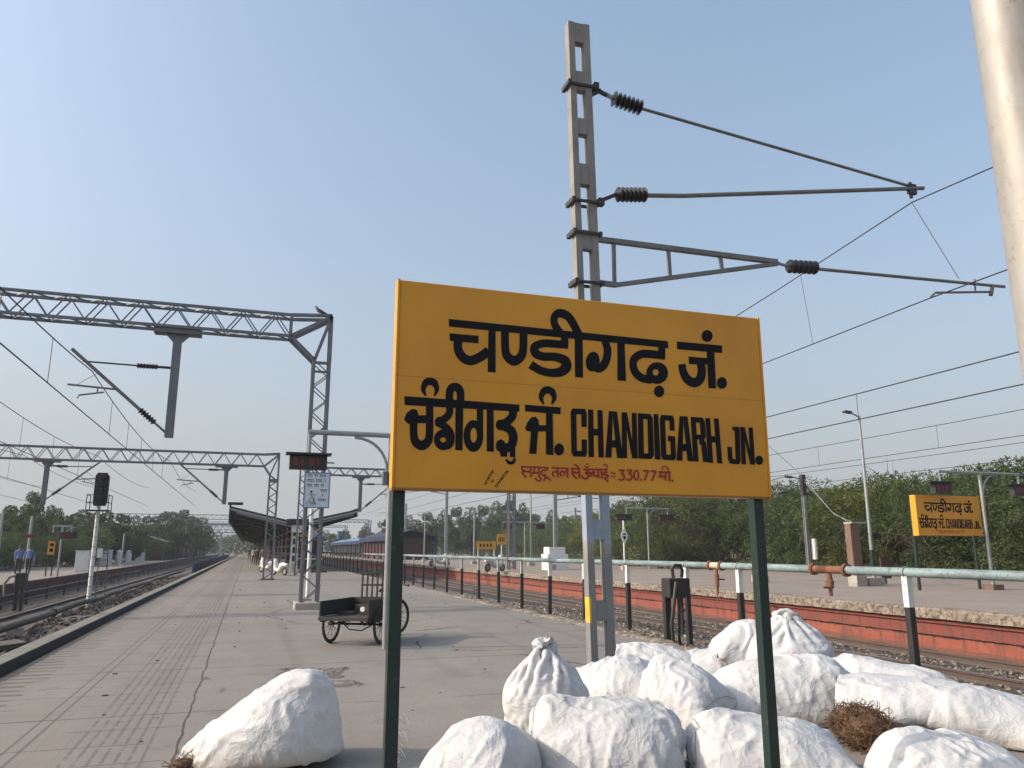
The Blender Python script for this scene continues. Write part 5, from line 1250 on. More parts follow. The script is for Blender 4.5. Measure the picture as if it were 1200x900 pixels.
# ------------------------------------------------------------------ white woven sacks
def sim_sack(seed, L=1.35, C=2.0, ends=('seam', 'tie'), fill=0.82, upright=False, bump=None, ns=76, nt=88, steps=170, tie_at=.12, tie_r=.05, weight=.30, gather=.97, taper=None):
    """a tube of woven cloth filled and let to slump: pressure, weight and cloth that folds but does not stretch"""
    rng = np.random.default_rng(seed)
    la, lc = L/(ns-1), C/nt
    ld = math.hypot(la, lc)
    s = np.linspace(0, 1, ns)[:, None]; th = np.linspace(0, 2*math.pi, nt, endpoint=False)[None, :]
    r0 = C/(2*math.pi)*.92
    env = np.minimum(1, (np.minimum(s, 1-s)/.16 + .05))**.5
    x = np.empty((ns, nt, 3))
    x[..., 0] = (s-.5)*L*.93 + 0*th
    x[..., 1] = r0*np.cos(th)*(env*.25+.75)
    x[..., 2] = r0*np.sin(th)*env + r0
    if upright:
        y = x.copy(); x[..., 2] = y[..., 0] + L*.47; x[..., 0] = y[..., 2]-r0
    x += rng.normal(0, .008, x.shape)
    ph = rng.uniform(0, 6.28, 6); 
    x[..., 1] += .03*np.sin(s*6+ph[0]) ; x[..., 2] += .02*np.sin(s*9+ph[1])
    Vt = fill*C*C/(4*math.pi)*L
    v = np.zeros_like(x)
    # uneven cloth: slack patches that buckle, a few tight threads that pucker
    def field(a, b_, amp, k):
        F = np.zeros((ns, nt)); ss = np.linspace(0, 1, ns)[:, None]; tt = np.linspace(0, 2*math.pi, nt, endpoint=False)[None, :]
        for _ in range(k): F += np.sin(ss*rng.uniform(*a) + rng.uniform(0, 6.3) + np.round(rng.uniform(*b_))*tt)
        return 1 + amp*np.clip(F/math.sqrt(k), -.3, 1.6)
    LA = la*field((4, 22), (-7, 7), .075, 7); LC = lc*field((6, 30), (-5, 5), .075, 7)
    for _ in range(3): LA[:, rng.integers(0, nt)] *= .86
    for _ in range(2): LC[rng.integers(8, ns-8), :] *= .90
    LD = np.sqrt(LA**2 + LC**2)
    I = np.arange(nt); opp = (-I) % nt; oppv = (nt//2 - I) % nt
    def proj(A, B, rest, ks, kc):
        d = B-A; l = np.sqrt((d*d).sum(-1))+1e-9
        e = (l-rest)/l; k = np.where(e > 0, ks, kc)*.5
        c = d*(e*k)[..., None]
        return c
    kt = max(2, int(tie_at*ns))
    for it in range(steps):
        dj = np.roll(x, -1, 1)-np.roll(x, 1, 1)
        di = np.empty_like(x); di[1:-1] = x[2:]-x[:-2]; di[0] = x[1]-x[0]; di[-1] = x[-1]-x[-2]
        N = np.cross(di, dj)*.25; N[0] *= 2; N[-1] *= 2
        V = (x*N).sum()/3
        if V < 0: N = -N; V = -V
        zt = x[..., 2].max(); depth = np.clip((zt-x[..., 2])/max(zt, .1), 0, 1)
        p = 2.4*max(-1.2, (Vt-V)/Vt)
        f = N/(la*lc) * (.010*p + .0032*weight*(depth-.35))[..., None]
        f[..., 2] -= .0012*weight
        v = .90*(v + f)
        xo = x; x = x + v
        for sw in range(4):
            for par in (0, 1):
                a = x[par:-1:2][: (ns-par)//2]; b = x[par+1::2][: a.shape[0]]; a = a[:b.shape[0]]
                c = proj(a, b, LA[par:-1:2][:len(a)], 1.0, .012); a += c; b -= c
            for par in (0, 1):
                A = x[:, par::2]; B = np.roll(x, -1, 1)[:, par::2]
                c = proj(A, B, LC[:, par::2], 1.0, .012); x[:, par::2] += c
                idx = (np.arange(par, nt, 2)+1) % nt; x[:, idx] -= c
            for sg in (1, -1):
                R_ = np.roll(x, -sg, 1)
                for par in (0, 1):
                    a = x[par:-1:2]; b = R_[par+1::2]; n = min(len(a), len(b)); 
                    c = proj(a[:n], b[:n], LD[par:-1:2][:n], .5, .0)
                    x[par:-1:2][:n] += c; x[par+1::2][:n] -= np.roll(c, sg, 1)
                    R_ = np.roll(x, -sg, 1)
            # bending: neighbours two apart must not fold flat
            c = proj(x[:-2], x[2:], 2*la, .0, .02); x[:-2] += c*.5; x[2:] -= c*.5
            A = x; B = np.roll(x, -2, 1); c = proj(A, B, 2*lc, .0, .02)*.5; x = x + c - np.roll(c, 2, 1)
            for e, kind in ((0, ends[0]), (ns-1, ends[1])):
                if kind == 'seam':
                    m = .5*(x[e]+x[e][opp]); ctr = m.mean(0); x[e] = ctr + (m-ctr)*min(1, gather*C*.25/(np.abs(m-ctr).max()+1e-6))
                elif kind == 'seamv':
                    m = .5*(x[e]+x[e][oppv]); ctr = m.mean(0); x[e] = ctr + (m-ctr)*min(1, gather*C*.25/(np.abs(m-ctr).max()+1e-6))
                elif kind in ('tie', 'open'):
                    if kind == 'tie':
                        k = kt if e == 0 else ns-1-kt
                        for q, w in ((k, 1.0), (k-1, 1.25), (k+1, 1.25)):
                            ctr = x[q].mean(0); d = x[q]-ctr; l = np.sqrt((d*d).sum(-1))+1e-9
                            sc = np.minimum(1, tie_r*w/l); x[q] = ctr + d*sc[:, None]
            g = 0.0 if bump is None else bump(x[..., 0], x[..., 1])
            below = x[..., 2] < g
            x[..., 2] = np.where(below, g, x[..., 2])
            x[..., :2] = np.where(below[..., None], .6*xo[..., :2]+.4*x[..., :2], x[..., :2])
        v = np.clip(x-xo, -.05, .05)
        if it > steps*.8: v *= .7
    return x

SPEC = {
 1: dict(taper=.46, ends=('tie', 'seamv'), tie_at=.07, tie_r=.09, fill=0.70, L=1.4, C=2.1),
 2: dict(ends=('seam', 'seam'), fill=0.62, L=1.25, C=2.0),
 3: dict(ends=('seam', 'tie'), upright=True, fill=0.42, tie_at=.115, tie_r=.042, C=2.5, L=1.45, steps=75, weight=.30),
 4: dict(taper=.6, ends=('tie', 'seam'), fill=0.56, tie_at=.09, tie_r=.07),
 5: dict(ends=('seamv', 'tie'), fill=0.74, tie_at=.02, tie_r=.17, L=1.3, C=2.2),
 6: dict(ends=('open', 'seam'), fill=0.65, L=1.0, C=1.9),
 7: dict(ends=('seamv', 'seam'), fill=0.70, L=1.2, C=2.1),
 8: dict(ends=('seam', 'seamv'), fill=0.62, L=1.1),
 9: dict(ends=('seam', 'seamv'), fill=0.68, L=1.5, C=2.1),
 10: dict(ends=('seam', 'seam'), fill=0.60, L=1.25, C=1.9),
 11: dict(ends=('seam', 'tie'), upright=True, fill=0.48, tie_at=.11, tie_r=.09, C=2.3, L=1.35, steps=80, weight=.30),
 12: dict(ends=('tie', 'seam'), fill=0.70, tie_at=.02, tie_r=.16, L=1.5, C=2.1),
 13: dict(ends=('seamv', 'seam'), fill=0.70, L=1.4, C=2.0, bump=lambda X, Y: .20*np.exp(-((X+.25)/.35)**2)),
 14: dict(ends=('open', 'seam'), fill=0.66, L=1.6, C=2.2, bump=lambda X, Y: .16*np.exp(-((X+.25)/.4)**2)),
 15: dict(ends=('seamv', 'seam'), fill=0.66, L=1.3, C=2.0),
}
SIM = {}
def sack(label, x, y, ang, L, W, H, seed=1, pitch=0.0, z0=0.0):
    """one filled sack, settled by sim_sack and brought to its measured length, width and height"""
    if seed not in SIM: SIM[seed] = sim_sack(seed, **SPEC[seed])
    X = SIM[seed].copy(); ns, nt, _ = X.shape
    P = X.reshape(-1, 3); lo, hi = P.min(0), P.max(0)
    P[:, :2] -= (lo[:2] + hi[:2])/2; P[:, 2] -= lo[2]
    d = hi - lo
    P *= np.array([L, W, H]) / d
    tp = SPEC[seed].get('taper')
    if tp:      # less filling towards the - end
        u = np.clip((P[:, 0]/L + .5)/.72, 0, 1); u = u*u*(3-2*u); k = tp + (1-tp)*u; P[:, 2] *= k; P[:, 1] *= .55 + .45*u
    if pitch:
        c, s_ = math.cos(R(pitch)), math.sin(R(pitch)); Q = P.copy()
        P[:, 0] = Q[:, 0]*c - Q[:, 2]*s_; P[:, 2] = Q[:, 0]*s_ + Q[:, 2]*c
        P[:, 2] -= np.percentile(P[:, 2], 12); P[:, 2] = np.maximum(P[:, 2], 0)
    G3 = P.reshape(ns, nt, 3); dj = np.roll(G3, -1, 1) - np.roll(G3, 1, 1); di = np.gradient(G3, axis=0)
    Nn = np.cross(di, dj).reshape(-1, 3); Nn /= np.linalg.norm(Nn, axis=1)[:, None] + 1e-9
    if ((P - P.mean(0))*Nn).sum() < 0: Nn = -Nn
    off = Vector((seed*3.7, seed*1.9, seed*5.3)); D = np.zeros(len(P))
    for k in range(len(P)):
        q = Vector(P[k]) + off
        w = Vector((noise.noise(q*1.6), noise.noise(q*1.6 + Vector((7, 1, 3))), noise.noise(q*1.6 + Vector((2, 9, 4)))))
        a1 = max(0, 1 - abs(noise.noise(q*2.5 + w*1.6))*6.5); a2 = max(0, 1 - abs(noise.noise(q*5.6 + w*2.2))*5.0); a3 = max(0, 1 - abs(noise.noise(q*10 + w*3))*4.5)
        D[k] = .017*a1 + .011*a2 + .005*a3 + .022*noise.noise(q*2.8)
    P += Nn*D[:, None]; P[:, 2] = np.maximum(P[:, 2], 0)
    c, s_ = math.cos(R(ang)), math.sin(R(ang)); Q = P.copy()
    P[:, 0] = Q[:, 0]*c - Q[:, 1]*s_; P[:, 1] = Q[:, 0]*s_ + Q[:, 1]*c
    b = MB(); b.v = [tuple(p) for p in P]
    for i in range(ns - 1):
        for j in range(nt):
            j2 = (j+1) % nt; b.face((i*nt + j, i*nt + j2, (i+1)*nt + j2, (i+1)*nt + j))
    opened = SPEC[seed]['ends'][0] == 'open'
    if not opened and SPEC[seed]['ends'][0] == 'tie': b.face(list(range(nt)))
    if SPEC[seed]['ends'][1] == 'tie': b.face([(ns-1)*nt + j for j in range(nt)])
    o = b.build('sack', M['bag']); o.data.polygons.foreach_set('use_smooth', [True]*len(o.data.polygons))
    if opened:
        m = o.modifiers.new('cloth', 'SOLIDIFY'); m.thickness = .008; m.offset = 0
    m = o.modifiers.new('smooth', 'SUBSURF'); m.levels = 1; m.render_levels = 1
    o.location = (x, y, z0)
    tag(o, label, 'sack', 'white woven sacks')
    return o, P.reshape(ns, nt, 3)
def hgt(px, py, Y): return atY(px, py, Y).z
CAMR = -18.4
def seam(o, pts, r=.006):
    MB().tube(pts, r, 5).build('stitching', M['bagseam'], o)
S = []
BAGS = [  # label, x, y, direction, length, width, height, kind, pitch
  ('white sack lying alone on the platform left of the sign posts', 0.182, 6.291, -20.4, 1.183, 0.800, 0.586, 1, 5),
  ('low white sack with frayed left corner nearest the left sign post', 1.469, 4.988, -38.4, 0.638, 0.850, 0.457, 2, 0),
  ('tall upright white sack with a knotted pointed top', 2.381, 6.303, 20.0, 0.724, 0.724, 0.811, 3, 0),
  ('flat creased white sack lying behind the tall knotted one', 3.362, 7.208, -32.4, 1.210, 0.850, 0.521, 4, 0),
  ('big round ended white sack in the front middle of the pile', 2.381, 5.104, -22.4, 1.089, 0.900, 0.535, 5, 0),
  ('small white sack with brown twigs showing at its open mouth', 4.545, 8.404, -28.4, 1.086, 0.800, 0.437, 6, 0),
  ('bulging white sack leaning diagonally right of the round ended sack', 3.673, 6.320, -58.0, 0.770, 0.850, 0.586, 7, 0),
  ('white sack glimpsed at the back of the pile before the black hose box', 5.064, 8.190, -43.4, 0.911, 0.850, 0.404, 8, 0),
  ('long white sack crossing behind the right sign post', 4.720, 6.401, -22.4, 1.410, 0.950, 0.554, 9, 0),
  ('white sack with one sharp corner pointing up at the back of the pile', 5.432, 7.812, -24.4, 1.027, 0.700, 0.556, 10, -28),
  ('standing white sack with bunched top behind the right sign post', 5.599, 7.394, 150.0, 0.907, 0.907, 0.893, 11, 0),
  ('white sack with a small pink ink mark in the front right of the pile', 3.378, 4.788, -24.4, 1.110, 0.950, 0.424, 12, 0),
  ('humped white sack at the back right of the pile near the near railing post', 5.996, 6.308, -52.4, 1.300, 0.850, 0.487, 13, 0),
  ('large white sack with a wide torn mouth full of brown brush', 5.621, 5.340, -42.4, 1.788, 0.950, 0.431, 14, 0),
  ('white sack filling the bottom right corner of the pile', 4.134, 4.006, -26.4, 0.951, 0.900, 0.418, 15, 0),
]
for lb, x, y, an, L, W, H, sd_, pt in BAGS: S.append(sack(lb, x, y, an, L, W, H, sd_, pt))
# stitched seams, loose threads, ink
def ring_seam(i, row, a, b_):
    o, X = S[i]; c = X[row].mean(0); P = []
    for j in range(a, b_):
        p = X[row, j % X.shape[1]]; P.append(Vector(p + (p - c)/np.linalg.norm(p - c)*.004))
    sm = MB().tube(P, .0026, 5).build('stitching', M['bagseam'], None, smooth=True); sm.parent = o
ring_seam(4, 6, 4, 84); ring_seam(6, 68, 0, 84); ring_seam(11, 7, 0, 80); ring_seam(8, 70, 0, 84)
def on_top(o, u, v):
    return None
MB().ngon([]) if False else None
b = MB(); p = atY(952, 893, 4.66); 
rnd = random.Random(7)
fr = MB(); q = atY(473, 868, 4.75)
for i in range(34):
    a = q + Vector((rnd.uniform(-.03, .05), rnd.uniform(-.05, .05), rnd.uniform(-.12, .12)))
    e_ = a + Vector((rnd.uniform(-.11, -.02), rnd.uniform(-.04, .04), rnd.uniform(-.03, .08))); fr.tube([a, a.lerp(e_, .5) + Vector((0, 0, .01)), e_], .0016, 3)
fr.build('frayed_threads', M['bag'], S[1][0])
def brush(label, c, rx, ry, rz, n, seed, axis):
    rnd = random.Random(seed); b = MB(); c = Vector(c)
    for i in range(n):
        d = Vector((rnd.gauss(0, 1), rnd.gauss(0, 1), rnd.gauss(0, 1))).normalized()
        p = c + Vector((d.x*rx, d.y*ry, d.z*rz)) * (rnd.random() ** .4)
        t = Vector((rnd.gauss(0, 1), rnd.gauss(0, 1), rnd.gauss(0, .8))).normalized(); ln = rnd.uniform(.03, .10)
        m = p + t*ln*.5 + Vector((rnd.gauss(0, .012), rnd.gauss(0, .012), rnd.gauss(0, .012)))
        b.tube([p, m, p + t*ln], rnd.uniform(.0015, .0038), 3, caps=False)
    core = len(b.v); 
    for i in range(9):
        for j in range(14):
            ph = math.pi*i/8; th = 2*math.pi*j/14
            r = .82 + .15*noise.noise((i*.9, j*.8, seed))
            b.v.append((c.x + rx*r*math.sin(ph)*math.cos(th), c.y + ry*r*math.sin(ph)*math.sin(th), c.z + rz*r*math.cos(ph)))
    for i in range(8):
        for j in range(14):
            j2 = (j+1) % 14; b.face((core+i*14+j, core+(i+1)*14+j, core+(i+1)*14+j2, core+i*14+j2))
    o = b.build('dry_brush', M['brush']); top(o, (c.x, c.y, max(c.z - rz, 0))); return tag(o, label, 'brush', kind='stuff')
def mouth(i, t):
    o, X = S[i]; r = int(t * (X.shape[0]-1)); return Vector(o.location) + Vector(X[r].mean(0))
brush('brown dry twigs spilling from the wide torn sack on the right', atY(1010, 852, 5.25), .20, .30, .18, 2200, 1, None)
brush('dark brown twigs in the open mouth of the small back sack', mouth(5, .10), .10, .18, .14, 500, 2, None)
brush('brown litter of twigs poking from under the tall knotted sack', (2.33, 5.78, .05), .10, .08, .06, 200, 3, None)
brush('few dry stalks under the narrow tip of the lone sack', (-.32, 6.30, .03), .10, .06, .05, 130, 4, None)
# rubble patch of broken concrete beside the lone sack
b = MB(); rnd = random.Random(5); n = 26
for j in range(n):
    for i in range(n):
        u, v = i/(n-1), j/(n-1); x = .35 + 1.0*u + .15*noise.noise((v*3, 1, 0)); y = 9.2 + 1.9*v + .2*noise.noise((u*3, 5, 0))
        e_ = min(u, 1-u, v, 1-v)
        b.v.append((x, y, -.012 + min(1, e_*7) * (.018 + .022*noise.noise((x*5, y*5, 0)) + .018*noise.noise((x*14, y*14, 2)))))
for j in range(n-1):
    for i in range(n-1): b.face((j*n+i, j*n+i+1, (j+1)*n+i+1, (j+1)*n+i))
def patchmat():
    t = NT('broken_concrete'); v = t.pos(); f = t.noise(v, 14, 6, .75)
    return t.set(col=t.ramp(f, [(.3, (.06, .05, .045)), (.55, (.15, .13, .11)), (.8, (.23, .20, .17))]), rough=.95, normal=t.bump(f, .8, .03))
M['patch'] = patchmat()
o = b.build('broken_patch', M['patch']); tag(o, kind='structure')
# small litter on the platform
b = MB(); rnd = random.Random(9)
for i in range(90):
    x = rnd.uniform(-1.5, 6.2); y = 4.5 + 20*rnd.random()**1.6; s = rnd.uniform(.006, .017); r = rnd.uniform(0, 3)
    b.box(-s*1.8, s*1.8, -s*.7, s*.7, .001, s*.8, Matrix.Translation((x, y, 0)) @ Matrix.Rotation(r, 4, 'Z'))
tag(b.build('litter', M['patch']), 'tiny dark crumbs of litter scattered over the platform', 'litter', kind='stuff')

# ------------------------------------------------------------------ cargo tricycle parked by the sign post
t = thing('cargo_tricycle', 'old black cargo tricycle cart parked behind the left sign post', 'tricycle', (1.78, 13.45, 0), R(-33))
t.scale = (.90, .90, .90)
def wheel(x, y, r, tilt=0):
    w = MB().ring((x, y, r), (1, tilt, 0), r-.022, .024, 36, 8).build('wheel', M['tyre'], t, smooth=True, local=True)
    MB().ring((x, y, r), (1, tilt, 0), r-.055, .012, 36, 6).build('rim', M['cart'], w)
    b = MB(); A = Vector((1, tilt, 0)).normalized(); U = Vector((0, 0, 1)); V = A.cross(U)
    for i in range(18):
        a = 2*math.pi*i/18; b.bar(Vector((x, y, r)) + A*(.03 if i % 2 else -.03), Vector((x, y, r)) + (U*math.cos(a)+V*math.sin(a))*(r-.05), .006)
    b.tube([Vector((x, y, r)) - A*.05, Vector((x, y, r)) + A*.05], .035, 10); b.build('spokes', M['cart'], w)
wheel(-.50, 0, .345); wheel(.50, 0, .345); wheel(.12, 1.62, .355, -.35)
b = MB(); b.box(-.46, .46, -.52, .78, .46, .50); 
for x in (-.46, .42): b.box(x, x+.04, -.52, .78, .41, .46)
b.build('tray_floor', M['wood'], t, local=True)
b = MB(); b.box(-.48, -.455, -.53, .79, .505, .77); b.build('tray_side', M['cart'], t, local=True)
b = MB(); b.box(.455, .48, -.53, .79, .505, .80); b.build('tray_side', M['cart'], t, local=True)
b = MB(); b.box(-.455, .455, .77, .79, .505, .77); b.build('tray_front', M['cart'], t, local=True)
b = MB(); b.box(-.48, .48, -.56, -.525, .44, .50); b.build('rear_sill', M['wood'], t, local=True)
b = MB(); b.tube([(-.5, 0, .345), (.5, 0, .345)], .022, 8)
for x in (-.3, .3):
    b.bar((x, -.3, .37), (x, .3, .37), .04, .02); b.bar((x, -.45, .44), (x, -.3, .36), .03); b.bar((x, .45, .44), (x, .3, .36), .03)
b.bar((-.3, .7, .44), (0.05, 1.2, .42), .035); b.bar((.3, .7, .44), (.1, 1.2, .42), .035); b.bar((.08, 1.15, .42), (.12, 1.62, .36), .03); b.bar((.08, 1.0, .42), (.1, 1.48, .85), .035); b.bar((.12, 1.62, .36), (.10, 1.46, .95), .035)
b.tube([(-.2, -.2, .40), (-.1, -.1, .26), (.15, -.1, .24), (.3, 0, .33)], .012, 6)
b.build('frame', M['cart'], t, local=True)
b = MB()
for x in lin(-.30, .44, 8): b.bar((x, .82, .75), (x, .84, 1.24), .028)
for z in (.76, 1.0, 1.23): b.bar((-.32, .83, z), (.46, .83, z), .035)
b.build('lattice_headboard', M['cart'], t, local=True)
b = MB(); b.tube([(-.18, 1.36, .98), (-.05, 1.44, 1.0), (.1, 1.46, .97), (.28, 1.42, 1.0), (.42, 1.33, .98)], .016, 8); b.tube([(-.24, 1.32, .975), (-.18, 1.36, .98)], .022, 8); b.tube([(.42, 1.33, .98), (.48, 1.30, .975)], .022, 8); b.build('handlebar', M['cart'], t, local=True)
b = MB(); b.prism([(-.09, 0), (.09, 0), (.05, .06), (-.05, .06)], 'y', .98, 1.22); b.v = [(x+.06, y, z+.86) for x, y, z in b.v]; b.bar((.06, 1.08, .5), (.06, 1.08, .87), .03); b.build('saddle', M['tyre'], t, local=True)
MB().tube([(.20, -.2, .62), (.20, -.17, .62)], .045, 12).build('reflector', M['white'], t, local=True)
b = MB()
for i, (x, y) in enumerate(((-.25, .1), (.1, .4), (.2, .1), (-.1, .55))): b.box(x-.16, x+.16, y-.08, y+.08, .505, .56 + .03*i)
b.build('tray_boards', M['wood'], t, local=True)
def scooter(label, x, y, z, rz, m):
    t = thing('motor_scooter', label, 'scooter', (x, y, z), rz, 'parked scooters')
    for yy in (-.62, .62):
        w = MB().ring((0, yy, .24), (1, 0, 0), .19, .05, 24, 8).build('wheel', M['tyre'], t, smooth=True, local=True); MB().tube([(-.03, yy, .24), (.03, yy, .24)], .13, 12).build('hub', M['galv'], w)
    MB().tube([(0, -.85, .62), (0, -.6, .66), (0, -.3, .60), (0, -.05, .34), (0, .25, .30), (0, .45, .42), (0, .52, .75), (0, .46, .95)], [.07, .17, .20, .14, .11, .15, .17, .10], 12).build('body_shell', M[m], t, smooth=True, local=True)
    MB().tube([(0, -.75, .80), (0, -.4, .82), (0, -.1, .78)], [.10, .15, .10], 10).build('saddle', M['tyre'], t, smooth=True, local=True)
    MB().tube([(-.34, .38, 1.05), (0, .46, 1.02), (.34, .38, 1.05)], .02, 8).build('handlebar', M['dark'], t, local=True); MB().tube([(0, .50, .98), (0, .60, .97)], [.09, .08], 12).build('headlight', M['board_white'], t, local=True)
    MB().tube([(0, .45, .45), (0, .62, .26)], .04, 8).build('fork', M['galv'], t, local=True); MB().tube([(0, .42, .46), (0, .62, .5), (0, .84, .38)], [.06, .10, .05], 8).build('mudguard', M[m], t, smooth=True, local=True)
q = G(330, 669.5); scooter('nearest white scooter, parked just right of the second gantry leg', atY(328, 660, 50).x, 50, 0, R(28), 'white')
scooter('white scooter left of the other one, half hidden by the second gantry leg', atY(314, 660, 57).x, 57, 0, R(40), 'white')
q = G(580, 670, .25); scooter('white scooter parked on the far platform below the yellow boards', q.x, q.y, .25, R(-60), 'white')
q = G(515, 664, .25); scooter('white scooter far down the right platform near the navy shelter', q.x, q.y, .25, R(-80), 'white')

# ------------------------------------------------------------------ people (small in the distance)
def person(label, x, y, z, face, shirt, trouser, step=.12, arm=.1, h=1.68):
    s = h/1.68
    P = [(0,0,.92),(0,.0,1.10),(0,.01,1.30),(0,.02,1.42),(0,.03,1.50),(0,.05,1.60),(0,.05,1.68),
         (-.10,0,.90),(-.11,step,.48),(-.11,step*.7,.09),(-.12,step*.7+.15,.03),(.10,0,.90),(.11,-step*.4,.48),(.11,-step-.02,.09),(.12,-step+.13,.03),
         (-.19,.01,1.38),(-.24,-arm,1.10),(-.24,-arm*.3+.06,.86),(-.23,-arm*.2+.10,.77),(.19,.01,1.38),(.24,arm,1.10),(.24,arm+.10,.87),(.23,arm+.15,.78)]
    E = [(0,1),(1,2),(2,3),(3,4),(4,5),(5,6),(0,7),(7,8),(8,9),(9,10),(0,11),(11,12),(12,13),(13,14),(3,15),(15,16),(16,17),(17,18),(3,19),(19,20),(20,21),(21,22)]
    Rr = [(.155,.115),(.145,.105),(.165,.115),(.13,.09),(.058,.058),(.088,.102),(.072,.085),(.105,.10),(.072,.072),(.05,.052),(.05,.035),(.105,.10),(.072,.072),(.05,.052),(.05,.035),(.062,.062),(.046,.046),(.036,.036),(.042,.028),(.062,.062),(.046,.046),(.036,.036),(.042,.028)]
    me = bpy.data.meshes.new('person'); me.from_pydata(P, E, []); o = bpy.data.objects.new('person', me); COL.objects.link(o)
    sk = o.modifiers.new('skin', 'SKIN'); su = o.modifiers.new('sub', 'SUBSURF'); su.levels = 1; su.render_levels = 1
    for i, d in enumerate(me.skin_vertices[0].data): d.radius = Rr[i]; d.use_root = (i == 0)
    dg = bpy.context.evaluated_depsgraph_get(); me2 = bpy.data.meshes.new_from_object(o.evaluated_get(dg)); o.modifiers.clear(); o.data = me2
    me2.materials.clear()
    for m in ('skin', shirt, trouser, 'tyre'): me2.materials.append(M[m])
    for f in me2.polygons:
        c = f.center; f.use_smooth = True
        f.material_index = 0 if (c.z > 1.46 or (abs(c.x) > .17 and c.z < 1.0 and c.z > .6)) else (1 if c.z > .93 else (3 if c.z < .075 else 2))
    o.location = (x, y, z); o.rotation_euler = (0, 0, face); o.scale = (s, s, s)
    tag(o, label, 'person', 'people on the platforms')
    hb = MB().tube([(0, .045, 1.60), (0, .035, 1.66), (0, .03, 1.72)], [.10, .102, .05], 10).build('hair', M['hair'], None, smooth=True); hb.parent = o
    fb = MB(); fb.tube([(0, .13, 1.605), (0, .165, 1.59), (0, .13, 1.575)], [.008, .016, .014], 6)
    for sx in (-.09, .09): fb.tube([(sx, .05, 1.63), (sx*1.05, .05, 1.58)], .016, 5)
    f_ = fb.build('face_features', M['skin'], None, smooth=True); f_.parent = o
    return o
M['blueshirt'] = painted('blue_shirt_cloth', (.13, .20, .42), None, 6, .9); M['whitecloth'] = painted('white_shirt_cloth', (.6, .6, .58), None, 6, .9)
M['darkcloth'] = painted('dark_trouser_cloth', (.03, .032, .04), None, 6, .9); M['khaki'] = painted('khaki_cloth', (.25, .2, .14), None, 6, .9)
p = G(20, 673, .05); person('person in blue shirt and dark trousers standing left by the maroon wall', p.x, p.y, .05, R(200), 'blueshirt', 'darkcloth', .05)
p = G(32, 673, .05); person('person in blue shirt carrying a dark bag, right one of the pair', p.x, p.y, .05, R(170), 'blueshirt', 'darkcloth', .1)
o = MB().tube([(p.x+.38, p.y-.1, .62), (p.x+.38, p.y-.1, 1.1)], [.16, .12], 10).build('shoulder_bag', M['deepblue'], smooth=True); top(o, (p.x+.38, p.y-.1, .7)); tag(o, 'dark blue bag carried by the right man on the left platform', 'bag')
t = thing('trackside_drum', 'black machine with a curved hose below the two men on the left', 'machine', (-8.35, 33.0, -.7))
qa = atY(17, 690, 34); qb = atY(32, 671, 34)
MB().box(qa.x, qb.x, 33.8, 34.3, qa.z, qb.z).build('case', M['black'], t, bevel=.05); MB().tube([(qa.x+.05, 33.75, qb.z-.1), (qa.x-.15, 33.75, qb.z-.15), (qa.x-.28, 33.75, qa.z+.2), (qa.x-.25, 33.75, qa.z-.25)], .05, 8).build('hose', M['cablegrey'], t, smooth=True)
for xx in (qa.x+.08, qb.x-.08): MB().box(xx-.05, xx+.05, 33.95, 34.1, -.75, qa.z).build('leg', M['black'], t)
for px_, y, l, sh, tr, f in ((297, 88, 'person in white shirt walking far down the platform under the canopy edge', 'whitecloth', 'darkcloth', 180), (302, 80, 'person in dark clothes right of the white shirted walker', 'darkcloth', 'darkcloth', 0), (308, 74, 'person in khaki walking along the canopy edge far away', 'khaki', 'darkcloth', 170), (292, 110, 'smallest figure at the far end of the platform', 'darkcloth', 'khaki', 10), (300, 100, 'pale figure between the far walkers', 'whitecloth', 'khaki', 200), (322, 96, 'dark figure beside the white scooters far off', 'darkcloth', 'khaki', 60), (334, 92, 'person in blue under the canopy behind the scooters', 'blueshirt', 'darkcloth', 250), (306, 120, 'tiny blue figure far down the platform', 'blueshirt', 'darkcloth', 0), (316, 84, 'person in maroon standing beside the second gantry leg far off', 'maroon', 'darkcloth', 90)):
    q = atY(px_, 655, y); person(l, q.x, y, 0, R(f), sh, tr, .16)
def bench(label, x, y, z, rz):
    t = thing('bench', label, 'bench', (x, y, z), rz, 'platform benches')
    MB().box(-.7, .7, -.2, .2, .42, .47).build('seat', M['deepblue'], t, local=True); MB().box(-.7, .7, .18, .22, .5, .9).build('backrest', M['deepblue'], t, local=True)
    for x_ in (-.55, .55): MB().box(x_-.04, x_+.04, -.18, .2, 0, .42).build('leg', M['dark'], t, local=True)
for i, (px_, y) in enumerate(((430, 70), (470, 84))):
    q = atY(px_, 655, y)
cabinet('white painted box standing on the left platform beside the signal', atY(97, 660, 60).x, 60, .05, .85, 1.35)
# boundary wall on the left
t = thing('boundary_wall', 'pale panelled boundary wall behind the left platform', 'wall', (-17.8, 62, .05))
MB().box(-17.9, -17.7, 30, 74, -.1, 1.75).build('panels', M['cream'], t)
for i in range(16): MB().box(-17.69, -17.6, 30+i*2.9, 30.2+i*2.9, -.1, 1.85).build('pier', M['block'], t)
